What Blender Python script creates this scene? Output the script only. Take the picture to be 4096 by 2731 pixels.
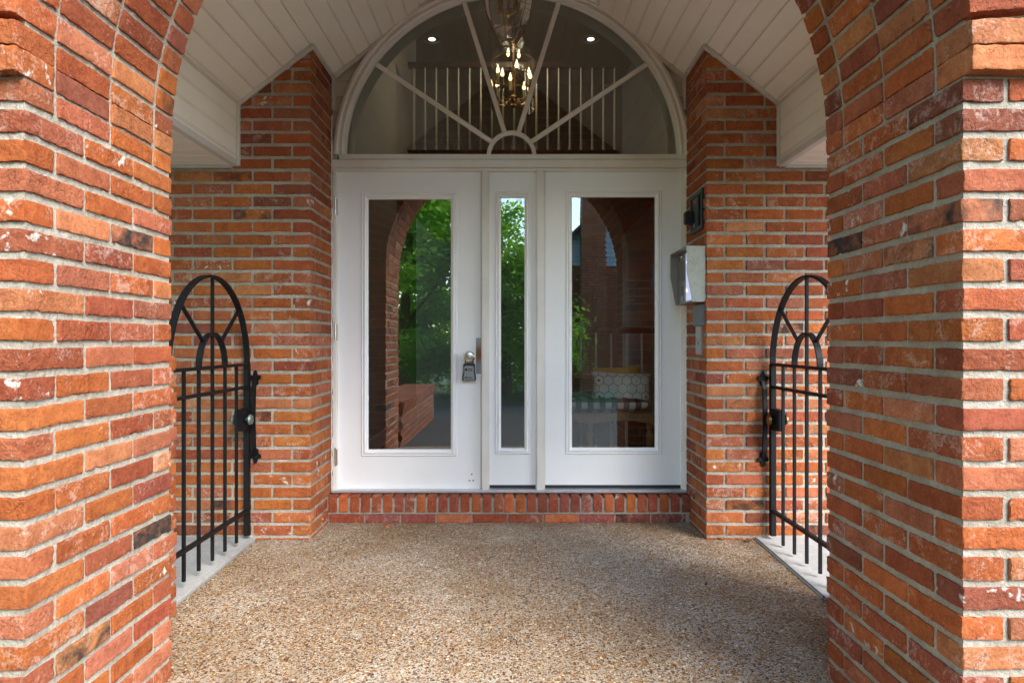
import bpy, bmesh, math, random
from mathutils import Vector, Matrix, noise
S = bpy.context.scene
for o in list(bpy.data.objects): bpy.data.objects.remove(o)
COL = S.collection
PI = math.pi
# ---------------------------------------------------------------- camera
H = 1.12; F = 2560.0                       # eye height (m), focal length in photo pixels (4096 wide)
cd = bpy.data.cameras.new('camera'); cam = bpy.data.objects.new('camera', cd); COL.objects.link(cam)
cam.location = (0, 0, H); cam.rotation_euler = (PI/2, 0, 0)
cd.sensor_fit = 'HORIZONTAL'; cd.sensor_width = 36; cd.lens = 36*F/4096; cd.clip_start = 0.05; cd.clip_end = 2000
S.camera = cam
# ---------------------------------------------------------------- sky, sun, exposure
SUN = Vector((0.48, -0.58, 0.66)).normalized()
w = bpy.data.worlds.new('World'); S.world = w; w.use_nodes = True
nt = w.node_tree; sky = nt.nodes.new('ShaderNodeTexSky'); sky.sky_type = 'NISHITA'; sky.sun_disc = False
sky.sun_elevation = math.asin(SUN.z); sky.sun_rotation = math.atan2(SUN.x, SUN.y); sky.dust_density = .8; sky.air_density = 1.0
nt.links.new(sky.outputs[0], nt.nodes['Background'].inputs[0]); nt.nodes['Background'].inputs[1].default_value = 0.15
ld = bpy.data.lights.new('sun', 'SUN'); ld.energy = 1.2; ld.angle = math.radians(32); ld.color = (1, .95, .87)
sun = bpy.data.objects.new('sun', ld); COL.objects.link(sun); sun.location = SUN*30
sun.rotation_euler = SUN.to_track_quat('Z', 'Y').to_euler()
S.view_settings.view_transform = 'Standard'; S.view_settings.look = 'None'; S.view_settings.gamma = 1
S.view_settings.use_curve_mapping = False; S.view_settings.exposure = 2.5
# ---------------------------------------------------------------- helpers
def px(x, Z): return (x-2048)/F*Z
def pz(y, Z): return H-(y-1365)/F*Z
def P(x, y, Z): return Vector((px(x, Z), Z, pz(y, Z)))
def wloc(o):
    v = Vector((0, 0, 0))
    while o is not None: v = v+o.location; o = o.parent
    return v
def thing(name, label, cat, loc=(0, 0, 0), group=None):
    o = bpy.data.objects.new(name, None); COL.objects.link(o); o.location = loc; o.empty_display_size = .1
    o['label'] = label; o['category'] = cat
    if group: o['group'] = group
    return o
def tag(o, label, cat, group=None):
    o['label'] = label; o['category'] = cat
    if group: o['group'] = group
    return o
class MB:
    def __init__(s): s.v = []; s.f = []
    def add(s, v, f):
        n = len(s.v); s.v += [tuple(p) for p in v]; s.f += [tuple(i+n for i in q) for q in f]; return s
    def box(s, a, b):
        x0, y0, z0 = [min(a[i], b[i]) for i in range(3)]; x1, y1, z1 = [max(a[i], b[i]) for i in range(3)]
        return s.add([(x0,y0,z0),(x1,y0,z0),(x1,y1,z0),(x0,y1,z0),(x0,y0,z1),(x1,y0,z1),(x1,y1,z1),(x0,y1,z1)],
                     [(0,3,2,1),(4,5,6,7),(0,1,5,4),(1,2,6,5),(2,3,7,6),(3,0,4,7)])
    def prism(s, poly, d, off=0):                       # polygon of Vectors extruded by vector d
        n = len(poly); d = Vector(d); v = [Vector(p) for p in poly]+[Vector(p)+d for p in poly]
        return s.add(v, [tuple(range(n))[::-1], tuple(range(n, 2*n))]+[(i, (i+1) % n, n+(i+1) % n, n+i) for i in range(n)])
    def tube(s, pts, r, n=8, cap=True, sq=None):        # round tube, or flat bar when sq=(w,h,up)
        pts = [Vector(p) for p in pts]; m = len(pts); rr = r if isinstance(r, (list, tuple)) else [r]*m
        v = []; up0 = Vector((0, 0, 1))
        for i, p in enumerate(pts):
            t = (pts[min(i+1, m-1)]-pts[max(i-1, 0)]).normalized()
            u = Vector(sq[2]) if sq else (up0 if abs(t.z) < .95 else Vector((1, 0, 0)))
            a = t.cross(u).normalized(); b = a.cross(t).normalized()
            if sq:
                for ca, cb in ((-1,-1),(1,-1),(1,1),(-1,1)): v.append(p+a*ca*sq[0]/2+b*cb*sq[1]/2)
            else:
                for k in range(n): an = 2*PI*k/n; v.append(p+a*math.cos(an)*rr[i]+b*math.sin(an)*rr[i])
        n = 4 if sq else n; f = []
        for i in range(m-1):
            for k in range(n): f.append((i*n+k, i*n+(k+1) % n, (i+1)*n+(k+1) % n, (i+1)*n+k))
        if cap: f += [tuple(range(n))[::-1], tuple((m-1)*n+k for k in range(n))]
        return s.add(v, f)
    def lathe(s, c, prof, n=20, axis='Z', ph=0.0, cap=True):   # prof: (radius, along)
        c = Vector(c); v = []
        for r, t in prof:
            for k in range(n):
                a = 2*PI*k/n+ph; x, y = r*math.cos(a), r*math.sin(a)
                v.append(c+(Vector((x, y, t)) if axis == 'Z' else Vector((x, t, y)) if axis == 'Y' else Vector((t, x, y))))
        f = []
        for i in range(len(prof)-1):
            for k in range(n): f.append((i*n+k, i*n+(k+1) % n, (i+1)*n+(k+1) % n, (i+1)*n+k))
        if cap: f += [tuple(range(n))[::-1], tuple((len(prof)-1)*n+k for k in range(n))]
        return s.add(v, f)
    def rectframe(s, x0, x1, z0, z1, prof):             # mitred frame in the XZ plane; prof: (inset, y)
        v = []; m = len(prof)
        for ins, y in prof: v += [(x0+ins,y,z0+ins),(x1-ins,y,z0+ins),(x1-ins,y,z1-ins),(x0+ins,y,z1-ins)]
        f = []
        for i in range(m):
            j = (i+1) % m
            for k in range(4): f.append((i*4+k, i*4+(k+1) % 4, j*4+(k+1) % 4, j*4+k))
        return s.add(v, f)
    def archframe(s, cx, cz, prof, ky, n=64):           # half-ellipse ring; prof: (radius, y), closed
        v = []; m = len(prof)
        for i in range(n+1):
            a = PI*i/n
            for r, y in prof: v.append((cx-r*math.cos(a), y, cz+r*ky*math.sin(a)))
        f = []
        for i in range(n):
            for k in range(m): f.append((i*m+k, i*m+(k+1) % m, (i+1)*m+(k+1) % m, (i+1)*m+k))
        f += [tuple(range(m))[::-1], tuple(n*m+k for k in range(m))]
        return s.add(v, f)
    def mesh(s, name, mat, off=Vector((0, 0, 0)), smooth=False, bevel=0):
        me = bpy.data.meshes.new(name); me.from_pydata([Vector(p)-off for p in s.v], [], s.f)
        bm = bmesh.new(); bm.from_mesh(me)
        if bevel:
            bmesh.ops.bevel(bm, geom=[e for e in bm.edges if len(e.link_faces) == 2 and e.calc_face_angle(0) > .5], offset=bevel, segments=2, affect='EDGES', clamp_overlap=True)
        bmesh.ops.recalc_face_normals(bm, faces=bm.faces); bm.to_mesh(me); bm.free()
        if mat: me.materials.append(mat)
        if smooth:
            me.polygons.foreach_set('use_smooth', [True]*len(me.polygons))
            me.set_sharp_from_angle(angle=math.radians(40))
        me.update(); return me
    def build(s, name, mat, parent=None, smooth=False, bevel=0, loc=None):
        off = wloc(parent) if parent else Vector(loc) if loc else Vector((0, 0, 0))
        o = bpy.data.objects.new(name, s.mesh(name, mat, off, smooth, bevel)); COL.objects.link(o); o.parent = parent
        if not parent and loc: o.location = loc
        return o
def put(name, me, parent, loc, rot=None):               # link an object that shares a mesh
    o = bpy.data.objects.new(name, me); COL.objects.link(o); o.parent = parent
    o.location = Vector(loc)-(wloc(parent) if parent else Vector((0, 0, 0)))
    if rot is not None: o.rotation_euler = rot
    return o
def box(name, a, b, mat, parent=None, bevel=0): return MB().box(a, b).build(name, mat, parent, bevel=bevel)
def struct(o): o['kind'] = 'structure'; return o
# ---------------------------------------------------------------- materials
def nodes(name):
    m = bpy.data.materials.new(name); m.use_nodes = True; t = m.node_tree; return m, t, t.nodes['Principled BSDF']
def N(t, k, **kw):
    n = t.nodes.new('ShaderNode'+k)
    for a, b in kw.items():
        if a.startswith('i_'):
            key = a[2:]; key = int(key) if key.isdigit() else key.replace('_', ' ').title() if key not in ('W',) else key
            n.inputs[key].default_value = b
        else: setattr(n, a, b)
    return n
def math_(t, op, a, b=None, c=None, clamp=False):
    n = t.nodes.new('ShaderNodeMath'); n.operation = op; n.use_clamp = clamp
    for i, q in enumerate((a, b, c)):
        if q is None: continue
        if isinstance(q, (int, float)): n.inputs[i].default_value = q
        else: t.links.new(q, n.inputs[i])
    return n.outputs[0]
def mixc(t, fac, a, b, mode='MIX'):
    n = t.nodes.new('ShaderNodeMix'); n.data_type = 'RGBA'; n.blend_type = mode
    for i, q in ((0, fac), (6, a), (7, b)):
        if isinstance(q, (int, float)): n.inputs[i].default_value = q
        elif isinstance(q, tuple): n.inputs[i].default_value = (*q, 1) if len(q) == 3 else q
        else: t.links.new(q, n.inputs[i])
    return n.outputs[2]
def ramp(t, x, stops, interp='LINEAR'):
    n = t.nodes.new('ShaderNodeValToRGB'); n.color_ramp.interpolation = interp; e = n.color_ramp.elements
    while len(e) < len(stops): e.new(.5)
    for q, (p, c) in zip(e, stops): q.position = p; q.color = (*c, 1) if isinstance(c, tuple) else (c, c, c, 1)
    t.links.new(x, n.inputs[0]); return n.outputs[0]
def noise_(t, vec, scale, detail=3, rough=.55, dist=0):
    n = N(t, 'TexNoise', i_Scale=scale, i_Detail=detail, i_Roughness=rough, i_Distortion=dist)
    if vec is not None: t.links.new(vec, n.inputs['Vector'])
    return n.outputs[0]
def bump(t, bs, h, dist=.003, strength=1):
    b = N(t, 'Bump', i_Strength=strength, i_Distance=dist); t.links.new(h, b.inputs['Height']); t.links.new(b.outputs[0], bs.inputs['Normal'])
def wpos(t): return t.nodes.new('ShaderNodeNewGeometry').outputs['Position']
def plain(name, col, rough=.5, metal=0, var=.12, scale=30, bmp=0, spec=.5):
    m, t, b = nodes(name); b.inputs['Roughness'].default_value = rough; b.inputs['Metallic'].default_value = metal
    b.inputs['Specular IOR Level'].default_value = spec
    p = wpos(t); n = noise_(t, p, scale, 4); n2 = noise_(t, p, scale*.13, 3)
    f = math_(t, 'MULTIPLY', math_(t, 'ADD', n, n2), .5)
    c = ramp(t, f, [(.3, tuple(x*(1-var) for x in col)), (.7, tuple(min(1, x*(1+var*.6)) for x in col))])
    t.links.new(c, b.inputs['Base Color'])
    if bmp: bump(t, b, n, bmp)
    return m
def emis(name, col, s):
    m, t, b = nodes(name); b.inputs['Emission Color'].default_value = (*col, 1); b.inputs['Emission Strength'].default_value = s
    b.inputs['Base Color'].default_value = (*col, 1); return m
def glass(name, refl=.1, tint=(.93, .95, .94)):
    m, t, b = nodes(name); t.nodes.remove(b); out = t.nodes['Material Output']
    tr = N(t, 'BsdfTransparent'); tr.inputs[0].default_value = (*tint, 1); gl = N(t, 'BsdfGlossy'); gl.inputs['Roughness'].default_value = 0
    gl.inputs['Color'].default_value = (.97, 1, .98, 1)
    fr = N(t, 'Fresnel'); fr.inputs[0].default_value = 1.5
    bp = N(t, 'Bump', i_Strength=.12, i_Distance=.004); t.links.new(noise_(t, wpos(t), 2.2, 1), bp.inputs['Height'])
    t.links.new(bp.outputs[0], gl.inputs['Normal'])
    fac = math_(t, 'ADD', math_(t, 'MULTIPLY', fr.outputs[0], 1.0), refl-.04, clamp=True)
    mx = N(t, 'MixShader'); t.links.new(fac, mx.inputs[0]); t.links.new(tr.outputs[0], mx.inputs[1]); t.links.new(gl.outputs[0], mx.inputs[2])
    t.links.new(mx.outputs[0], out.inputs[0]); return m
def dusty_glass(name, film):
    m, t, b = nodes(name); t.nodes.remove(b); out = t.nodes['Material Output']
    tr = N(t, 'BsdfTransparent'); tr.inputs[0].default_value = (.97,.97,.96,1); gl = N(t, 'BsdfGlossy'); gl.inputs['Roughness'].default_value = .02; df = N(t, 'BsdfTranslucent'); df.inputs[0].default_value = (.75,.75,.73,1); d2 = N(t, 'BsdfDiffuse'); d2.inputs[0].default_value = (.75,.75,.73,1)
    fr = N(t, 'Fresnel'); fr.inputs[0].default_value = 1.35; a = N(t, 'MixShader'); t.links.new(fr.outputs[0], a.inputs[0]); t.links.new(tr.outputs[0], a.inputs[1]); t.links.new(gl.outputs[0], a.inputs[2])
    c = N(t, 'MixShader'); c.inputs[0].default_value = .5; t.links.new(df.outputs[0], c.inputs[1]); t.links.new(d2.outputs[0], c.inputs[2])
    e = N(t, 'MixShader'); e.inputs[0].default_value = film; t.links.new(a.outputs[0], e.inputs[1]); t.links.new(c.outputs[0], e.inputs[2]); t.links.new(e.outputs[0], out.inputs[0]); return m
def brick_material(name, island=False):
    m, t, b = nodes(name); b.inputs['Roughness'].default_value = .92; b.inputs['Specular IOR Level'].default_value = .25
    if island:
        g = t.nodes.new('ShaderNodeNewGeometry'); vec = g.outputs['Position']; rnd = g.outputs['Random Per Island']
        base = ramp(t, rnd, [(0, (.30,.078,.034)), (.25, (.36,.105,.038)), (.5, (.33,.09,.042)), (.7, (.23,.075,.05)), (.85, (.40,.15,.06)), (1, (.30,.07,.03))])
        char = None
    else:
        oi = t.nodes.new('ShaderNodeObjectInfo'); tc = t.nodes.new('ShaderNodeTexCoord'); rnd = oi.outputs['Random']
        cv = N(t, 'CombineXYZ'); t.links.new(math_(t, 'MULTIPLY', rnd, 53), cv.inputs[0]); t.links.new(math_(t, 'MULTIPLY', rnd, 31), cv.inputs[1]); t.links.new(math_(t, 'MULTIPLY', rnd, 17), cv.inputs[2])
        va = N(t, 'VectorMath', operation='ADD'); t.links.new(tc.outputs['Object'], va.inputs[0]); t.links.new(cv.outputs[0], va.inputs[1]); vec = va.outputs[0]
        base = oi.outputs['Color']; char = math_(t, 'SUBTRACT', 1, oi.outputs['Alpha'])
    n1 = noise_(t, vec, 11, 4, .6, .6); n2 = noise_(t, vec, 120, 4, .7); n3 = noise_(t, vec, 17, 7, .68, .8); n4 = noise_(t, vec, 38, 5, .65)
    n5 = noise_(t, vec, 420, 3, .75)
    c = mixc(t, ramp(t, n1, [(.36, .0), (.66, .9)]), base, mixc(t, 1, base, (.70,.58,.54), 'MULTIPLY'))
    c = mixc(t, ramp(t, n4, [(.48, 0), (.72, .6)]), c, mixc(t, 1, base, (1.22,1.30,1.38), 'MULTIPLY'))
    c = mixc(t, 1, c, ramp(t, n2, [(.30, .66), (.52, 1.0), (.75, 1.10)]), 'MULTIPLY')
    c = mixc(t, ramp(t, n5, [(.62, 0), (.76, .3)]), c, (.07,.028,.018))
    # lime bloom and mortar smears, more on some bricks than on others, broken up by the grain
    thr = math_(t, 'SUBTRACT', .70, math_(t, 'MULTIPLY', math_(t, 'FRACT', math_(t, 'MULTIPLY', rnd, 7.31)), .22))
    ef = math_(t, 'MULTIPLY', math_(t, 'SUBTRACT', math_(t, 'MULTIPLY_ADD', math_(t, 'SUBTRACT', n2, .5), .55, n3), thr), 6, clamp=True)
    c = mixc(t, math_(t, 'MULTIPLY', ef, .42), c, (.58,.47,.39))
    if not island:
        sp_ = math_(t, 'MULTIPLY', math_(t, 'SUBTRACT', noise_(t, vec, 21, 5, .6, .3), .60), 14, clamp=True)
        c = mixc(t, math_(t, 'MULTIPLY', sp_, math_(t, 'GREATER_THAN', math_(t, 'FRACT', math_(t, 'MULTIPLY', rnd, 29.3)), .91)), c, (.62,.59,.52))
    if char is not None:
        thr2 = math_(t, 'SUBTRACT', .86, math_(t, 'MULTIPLY', char, .72))
        ch = math_(t, 'MULTIPLY', math_(t, 'SUBTRACT', noise_(t, vec, 13, 6, .6, .4), thr2), 5, clamp=True)
        c = mixc(t, math_(t, 'MULTIPLY', ch, math_(t, 'MULTIPLY', math_(t, 'GREATER_THAN', char, .02), ramp(t, n4, [(.3, .75), (.6, 1)]))), c, (.030,.024,.022))
    # pits and cracks
    vo = N(t, 'TexVoronoi', feature='DISTANCE_TO_EDGE', i_Scale=26); 
    wv = N(t, 'VectorMath', operation='MULTIPLY_ADD'); ns = N(t, 'TexNoise', i_Scale=22, i_Detail=3); t.links.new(vec, ns.inputs['Vector'])
    t.links.new(ns.outputs['Color'], wv.inputs[0]); wv.inputs[1].default_value = (.07,.07,.12); t.links.new(vec, wv.inputs[2]); t.links.new(wv.outputs[0], vo.inputs['Vector'])
    crack = math_(t, 'MULTIPLY', math_(t, 'SUBTRACT', .035, vo.outputs['Distance']), 28, clamp=True)
    crack = math_(t, 'MULTIPLY', crack, ramp(t, noise_(t, vec, 15, 2), [(.56, 0), (.66, 1)]))
    c = mixc(t, math_(t, 'MULTIPLY', crack, .30), c, (.12,.045,.03))
    t.links.new(c, b.inputs['Base Color'])
    hgt = math_(t, 'ADD', math_(t, 'MULTIPLY_ADD', n5, .25, math_(t, 'MULTIPLY', n2, .7)), math_(t, 'ADD', math_(t, 'MULTIPLY', n4, 1.3), math_(t, 'MULTIPLY', n1, .8)))
    hgt = math_(t, 'SUBTRACT', hgt, math_(t, 'MULTIPLY', crack, .5))
    hgt = math_(t, 'MULTIPLY', hgt, math_(t, 'MULTIPLY_ADD', math_(t, 'FRACT', math_(t, 'MULTIPLY', rnd, 13.7)), 1.2, .35))
    bump(t, b, hgt, .0055, 1.0); return m
M = {}
M['brick'] = brick_material('brick'); M['brick_far'] = brick_material('brick_far', True)
def mortar_material():
    m, t, b = nodes('mortar'); b.inputs['Roughness'].default_value = .95; p = wpos(t); b.inputs['Specular IOR Level'].default_value = .2
    n1 = noise_(t, p, 9, 4); n2 = noise_(t, p, 260, 3, .7); n3 = noise_(t, p, 45, 5, .65)
    c = ramp(t, n1, [(.3, (.32,.28,.215)), (.7, (.47,.425,.35))]); c = mixc(t, 1, c, ramp(t, n2, [(.3, .72), (.65, 1.1)]), 'MULTIPLY')
    c = mixc(t, math_(t, 'MULTIPLY', ramp(t, n3, [(.56, 0), (.72, 1)]), .35), c, (.30,.20,.14))
    t.links.new(c, b.inputs['Base Color']); bump(t, b, math_(t, 'ADD', math_(t, 'MULTIPLY', n2, .3), math_(t, 'MULTIPLY', n3, 1.4)), .008, 1.0); return m
M['mortar'] = mortar_material()
def aggregate_material():
    m, t, b = nodes('exposed_aggregate'); p = wpos(t); b.inputs['Specular IOR Level'].default_value = .4
    wv = N(t, 'VectorMath', operation='MULTIPLY_ADD'); ns = N(t, 'TexNoise', i_Scale=60, i_Detail=2); t.links.new(p, ns.inputs['Vector'])
    t.links.new(ns.outputs['Color'], wv.inputs[0]); wv.inputs[1].default_value = (.010,.010,0); t.links.new(p, wv.inputs[2])
    def peb(scale, keep):
        v = N(t, 'TexVoronoi', feature='F1', voronoi_dimensions='2D', i_Scale=scale, i_Randomness=1.0); t.links.new(wv.outputs[0], v.inputs['Vector'])
        sp = N(t, 'SeparateColor'); t.links.new(v.outputs['Color'], sp.inputs[0])
        col = ramp(t, sp.outputs[0], [(0,(.10,.046,.018)),(.18,(.22,.105,.030)),(.38,(.33,.170,.052)),(.54,(.26,.125,.036)),(.68,(.42,.26,.11)),(.77,(.17,.10,.065)),(.85,(.54,.43,.27)),(.91,(.24,.22,.19)),(.96,(.68,.60,.46)),(.99,(.09,.08,.07))], 'CONSTANT')
        rad = math_(t, 'MULTIPLY_ADD', sp.outputs[1], .30, .30)
        msk = math_(t, 'MULTIPLY', math_(t, 'SUBTRACT', rad, v.outputs['Distance']), 12, clamp=True)
        msk = math_(t, 'MULTIPLY', msk, math_(t, 'LESS_THAN', sp.outputs[2], keep))
        return col, msk, v.outputs['Distance']
    big = noise_(t, p, 1.7, 5, .6); mid = noise_(t, p, 8, 4)
    keep = math_(t, 'MULTIPLY_ADD', ramp(t, big, [(.32, 1), (.66, 0)]),   .34, .50)
    c1, m1, d1 = peb(88, keep); c2, m2, d2 = peb(165, keep)
    n2 = noise_(t, p, 420, 3, .7)
    cem = mixc(t, 1, ramp(t, mid, [(.3, (.32,.275,.21)), (.7, (.44,.395,.325))]), ramp(t, n2, [(.3, .7), (.65, 1.15)]), 'MULTIPLY')
    c = mixc(t, m2, cem, c2); c = mixc(t, m1, c, c1)
    sp = N(t, 'SeparateXYZ'); t.links.new(p, sp.inputs[0])
    # trodden grime: browner and darker in uneven drifts
    c = mixc(t, ramp(t, noise_(t, p, 1.1, 4, .6, .5), [(.40, 0), (.62, .65)]), c, mixc(t, 1, c, (.66,.52,.34), 'MULTIPLY'))
    t.links.new(c, b.inputs['Base Color']); 
    r = ramp(t, m1, [(0, .9), (1, .6)]); t.links.new(r, b.inputs['Roughness'])
    h = math_(t, 'ADD', math_(t, 'MULTIPLY', m1, 1), math_(t, 'ADD', math_(t, 'MULTIPLY', m2, .6), math_(t, 'MULTIPLY', n2, .25)))
    bump(t, b, h, .0028, .8); return m
M['aggregate'] = aggregate_material()
def paint_material(name, col, grime, gf=.5):
    m, t, b = nodes(name); b.inputs['Roughness'].default_value = .42; p = wpos(t)
    n1 = noise_(t, p, 3, 5, .6); n2 = noise_(t, p, 70, 4, .6); n3 = noise_(t, p, 500, 2)
    c = mixc(t, math_(t, 'MULTIPLY', ramp(t, n1, [(.4, 0), (.75, 1)]), gf), col, grime)
    c = mixc(t, ramp(t, n2, [(.70, 0), (.80, .35)]), c, tuple(x*.5 for x in grime))
    t.links.new(c, b.inputs['Base Color']); bump(t, b, math_(t, 'ADD', n2, math_(t, 'MULTIPLY', n3, .3)), .0006, .5); return m
M['door'] = paint_material('door_paint', (.83,.83,.82), (.75,.745,.72), .35)
M['frame'] = paint_material('frame_paint', (.76,.73,.67), (.56,.49,.39), .6)
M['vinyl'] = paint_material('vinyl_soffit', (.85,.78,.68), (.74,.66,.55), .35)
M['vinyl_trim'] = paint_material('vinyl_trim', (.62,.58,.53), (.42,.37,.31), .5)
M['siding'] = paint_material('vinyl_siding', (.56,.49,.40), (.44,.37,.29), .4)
M['iron'] = plain('wrought_iron', (.006,.006,.007), .5, 0, .5, 80, .0008, .22)
M['steel'] = plain('satin_nickel', (.62,.58,.52), .25, 1, .1, 60)
M['brass'] = plain('brass', (.62,.40,.13), .25, 1, .25, 60)
M['old_brass'] = plain('aged_brass', (.30,.19,.08), .35, 1, .4, 60)
M['verdigris'] = plain('verdigris_brass', (.20,.27,.25), .5, .6, .4, 60)
M['bolt'] = plain('zinc_bolt', (.30,.32,.32), .4, .9, .2, 90)
M['alu'] = plain('aluminium_sill', (.62,.63,.64), .4, .6, .15, 40)
M['rubber'] = plain('black_sweep', (.018,.022,.028), .5, 0, .3, 30)
M['plastic_black'] = plain('black_plastic', (.014,.014,.015), .42, 0, .3, 50)
M['grey_plastic'] = plain('grey_cover', (.15,.16,.17), .5, 0, .15, 50)
M['panel'] = plain('stainless_panel', (.36,.34,.31), .35, .8, .12, 50)
M['galv'] = plain('galvanised_plate', (.42,.42,.41), .4, .7, .15, 50)
M['hood_in'] = plain('hood_grey', (.23,.21,.19), .5, .2, .15, 50)
def rust_material(name, base, amount, scale=210):
    m, t, b = nodes(name); p = wpos(t); b.inputs['Roughness'].default_value = .6
    n = noise_(t, p, scale, 4, .7); n2 = noise_(t, p, 22, 3); f = math_(t, 'MULTIPLY', math_(t, 'SUBTRACT', math_(t, 'MULTIPLY_ADD', n2, .25, n), amount), 14, clamp=True)
    t.links.new(mixc(t, f, base, (.25,.10,.03)), b.inputs['Base Color']); bump(t, b, n, .0008); return m
M['hood'] = rust_material('speckled_hood', (.34,.36,.32), .685)
def guard_material():
    m, t, b = nodes('rusty_plate'); p = wpos(t); b.inputs['Roughness'].default_value = .5; b.inputs['Metallic'].default_value = .35
    sp = N(t, 'SeparateXYZ'); t.links.new(p, sp.inputs[0]); zc = pz(1415, 4.05)
    d = math_(t, 'ABSOLUTE', math_(t, 'SUBTRACT', sp.outputs[2], zc)); n = noise_(t, p, 320, 3, .7)
    f = math_(t, 'MULTIPLY', math_(t, 'SUBTRACT', math_(t, 'MULTIPLY_ADD', n, .14, .0), math_(t, 'SUBTRACT', d, .0)), 22, clamp=True)
    t.links.new(mixc(t, f, (.30,.31,.31), (.20,.09,.03)), b.inputs['Base Color']); return m
M['guard'] = guard_material()
M['pane'] = glass('door_glass', .125); M['fan_pane'] = glass('fan_glass', .085, (.86,.88,.86)); M['lantern_glass'] = dusty_glass('lantern_glass', .09); M['clear_glass'] = dusty_glass('clear_glass', .015)
M['concrete'] = plain('concrete', (.33,.32,.30), .9, 0, .25, 40, .002); M['drive'] = plain('dark_asphalt', (.045,.043,.042), .9, 0, .2, 8, .002)
M['lawn'] = plain('lawn', (.055,.10,.03), .95, 0, .4, 14, .01)
M['carpet'] = plain('carpet', (.05,.045,.042), .95, 0, .5, 300, .003)
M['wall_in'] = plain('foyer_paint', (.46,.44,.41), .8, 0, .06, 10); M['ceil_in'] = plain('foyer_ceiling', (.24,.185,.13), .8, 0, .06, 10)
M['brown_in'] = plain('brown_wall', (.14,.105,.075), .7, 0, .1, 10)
M['white_in'] = plain('white_wood', (.62,.60,.55), .45, 0, .08, 20); M['dark_wood'] = plain('dark_wood', (.040,.014,.010), .3, 0, .4, 40)
M['oak'] = plain('carved_oak', (.34,.19,.08), .35, 0, .35, 45, .003)
M['bulb'] = emis('bulb_glow', (1, .66, .30), 1.0); M['downlight'] = emis('downlight_glow', (1, .95, .85), .9); M['screen'] = emis('lit_panel', (.62,.68,1), .10); M['led'] = emis('led_glow', (.8,.86,1), 1.5)
M['candle'] = plain('candle_sleeve', (.30,.27,.20), .5); M['lcd'] = plain('lcd', (.12,.12,.09), .3); M['shingle'] = plain('roof_shingle', (.10,.09,.08), .95, 0, .4, 20, .004)
M['blue_siding'] = plain('blue_siding', (.42,.50,.56), .6, 0, .08, 5)
M['bark'] = plain('bark', (.10,.07,.05), .95, 0, .4, 25, .02)
def leaf_material(name, c1, c2):
    m, t, b = nodes(name); out = t.nodes['Material Output']; g = t.nodes.new('ShaderNodeNewGeometry')
    c = mixc(t, g.outputs['Random Per Island'], c1, c2); t.links.new(c, b.inputs['Base Color']); b.inputs['Roughness'].default_value = .5
    tr = N(t, 'BsdfTranslucent'); t.links.new(mixc(t, 1, c, (2.2,2.4,.8), 'MULTIPLY'), tr.inputs[0]); mx = N(t, 'MixShader'); mx.inputs[0].default_value = .6
    t.links.new(b.outputs[0], mx.inputs[1]); t.links.new(tr.outputs[0], mx.inputs[2]); t.links.new(mx.outputs[0], out.inputs[0]); return m
M['leaf'] = leaf_material('leaf', (.12,.24,.035), (.22,.37,.075)); M['dry_leaf'] = plain('dry_leaf', (.16,.07,.03), .8); M['green_leaf'] = plain('fresh_leaf', (.10,.18,.04), .6)
# ---------------------------------------------------------------- setting: ground, floor, side paths
YF, YB = 1.540, 2.205                      # archway: front face, back face
YW, YD = 3.619, 4.040                      # porch walls beside the door, door frame plane
XL, XR = -1.172, 1.084                     # inner faces of the archway
WL, WR = -1.137, 1.098                     # corners of the porch walls
XC = -.020                                 # ridge line of the porch
def floor_z(y): return 0.0 if y > 3.62 else -.020*(3.62-y)
g = MB(); g.add([(-300,-300,-.22),(300,-300,-.22),(300,300,-.22),(-300,300,-.22)], [(0,1,2,3)]); struct(g.build('ground', M['lawn']))
g = MB(); g.add([(-5.2,-5.5,-.19),(6.5,-5.5,-.19),(6.5,1.05,-.075),(-5.2,1.05,-.075)], [(0,1,2,3)]); struct(g.build('driveway', M['drive']))
ys = [1.0+.1*i for i in range(27)]+[3.62, 4.04]; ys = sorted(set(round(y, 3) for y in ys)); g = MB(); v = []
for y in ys: v += [(-1.44,y,floor_z(y)),(1.385,y,floor_z(y))]
g.add(v, [(2*i, 2*i+1, 2*i+3, 2*i+2) for i in range(len(ys)-1)]); g.box((-1.44,1.0,-.3),(1.385,1.01,floor_z(1.0)-.001))
struct(g.build('porch_floor', M['aggregate']))
for s, x0, x1 in ((-1, -1.452, -5), (1, 1.372, 5)):
    g = MB(); z0, z1 = floor_z(1.6)+.012, .016
    a, b_ = (min(x0, x1), max(x0, x1)); g.add([(a,1.6,z0-.25),(b_,1.6,z0-.25),(b_,3.66,z1-.25),(a,3.66,z1-.25),(a,1.6,z0),(b_,1.6,z0),(b_,3.66,z1),(a,3.66,z1)],
        [(0,3,2,1),(4,5,6,7),(0,1,5,4),(1,2,6,5),(2,3,7,6),(3,0,4,7)])
    struct(g.build('side_path', M['concrete'], bevel=.008))
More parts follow.
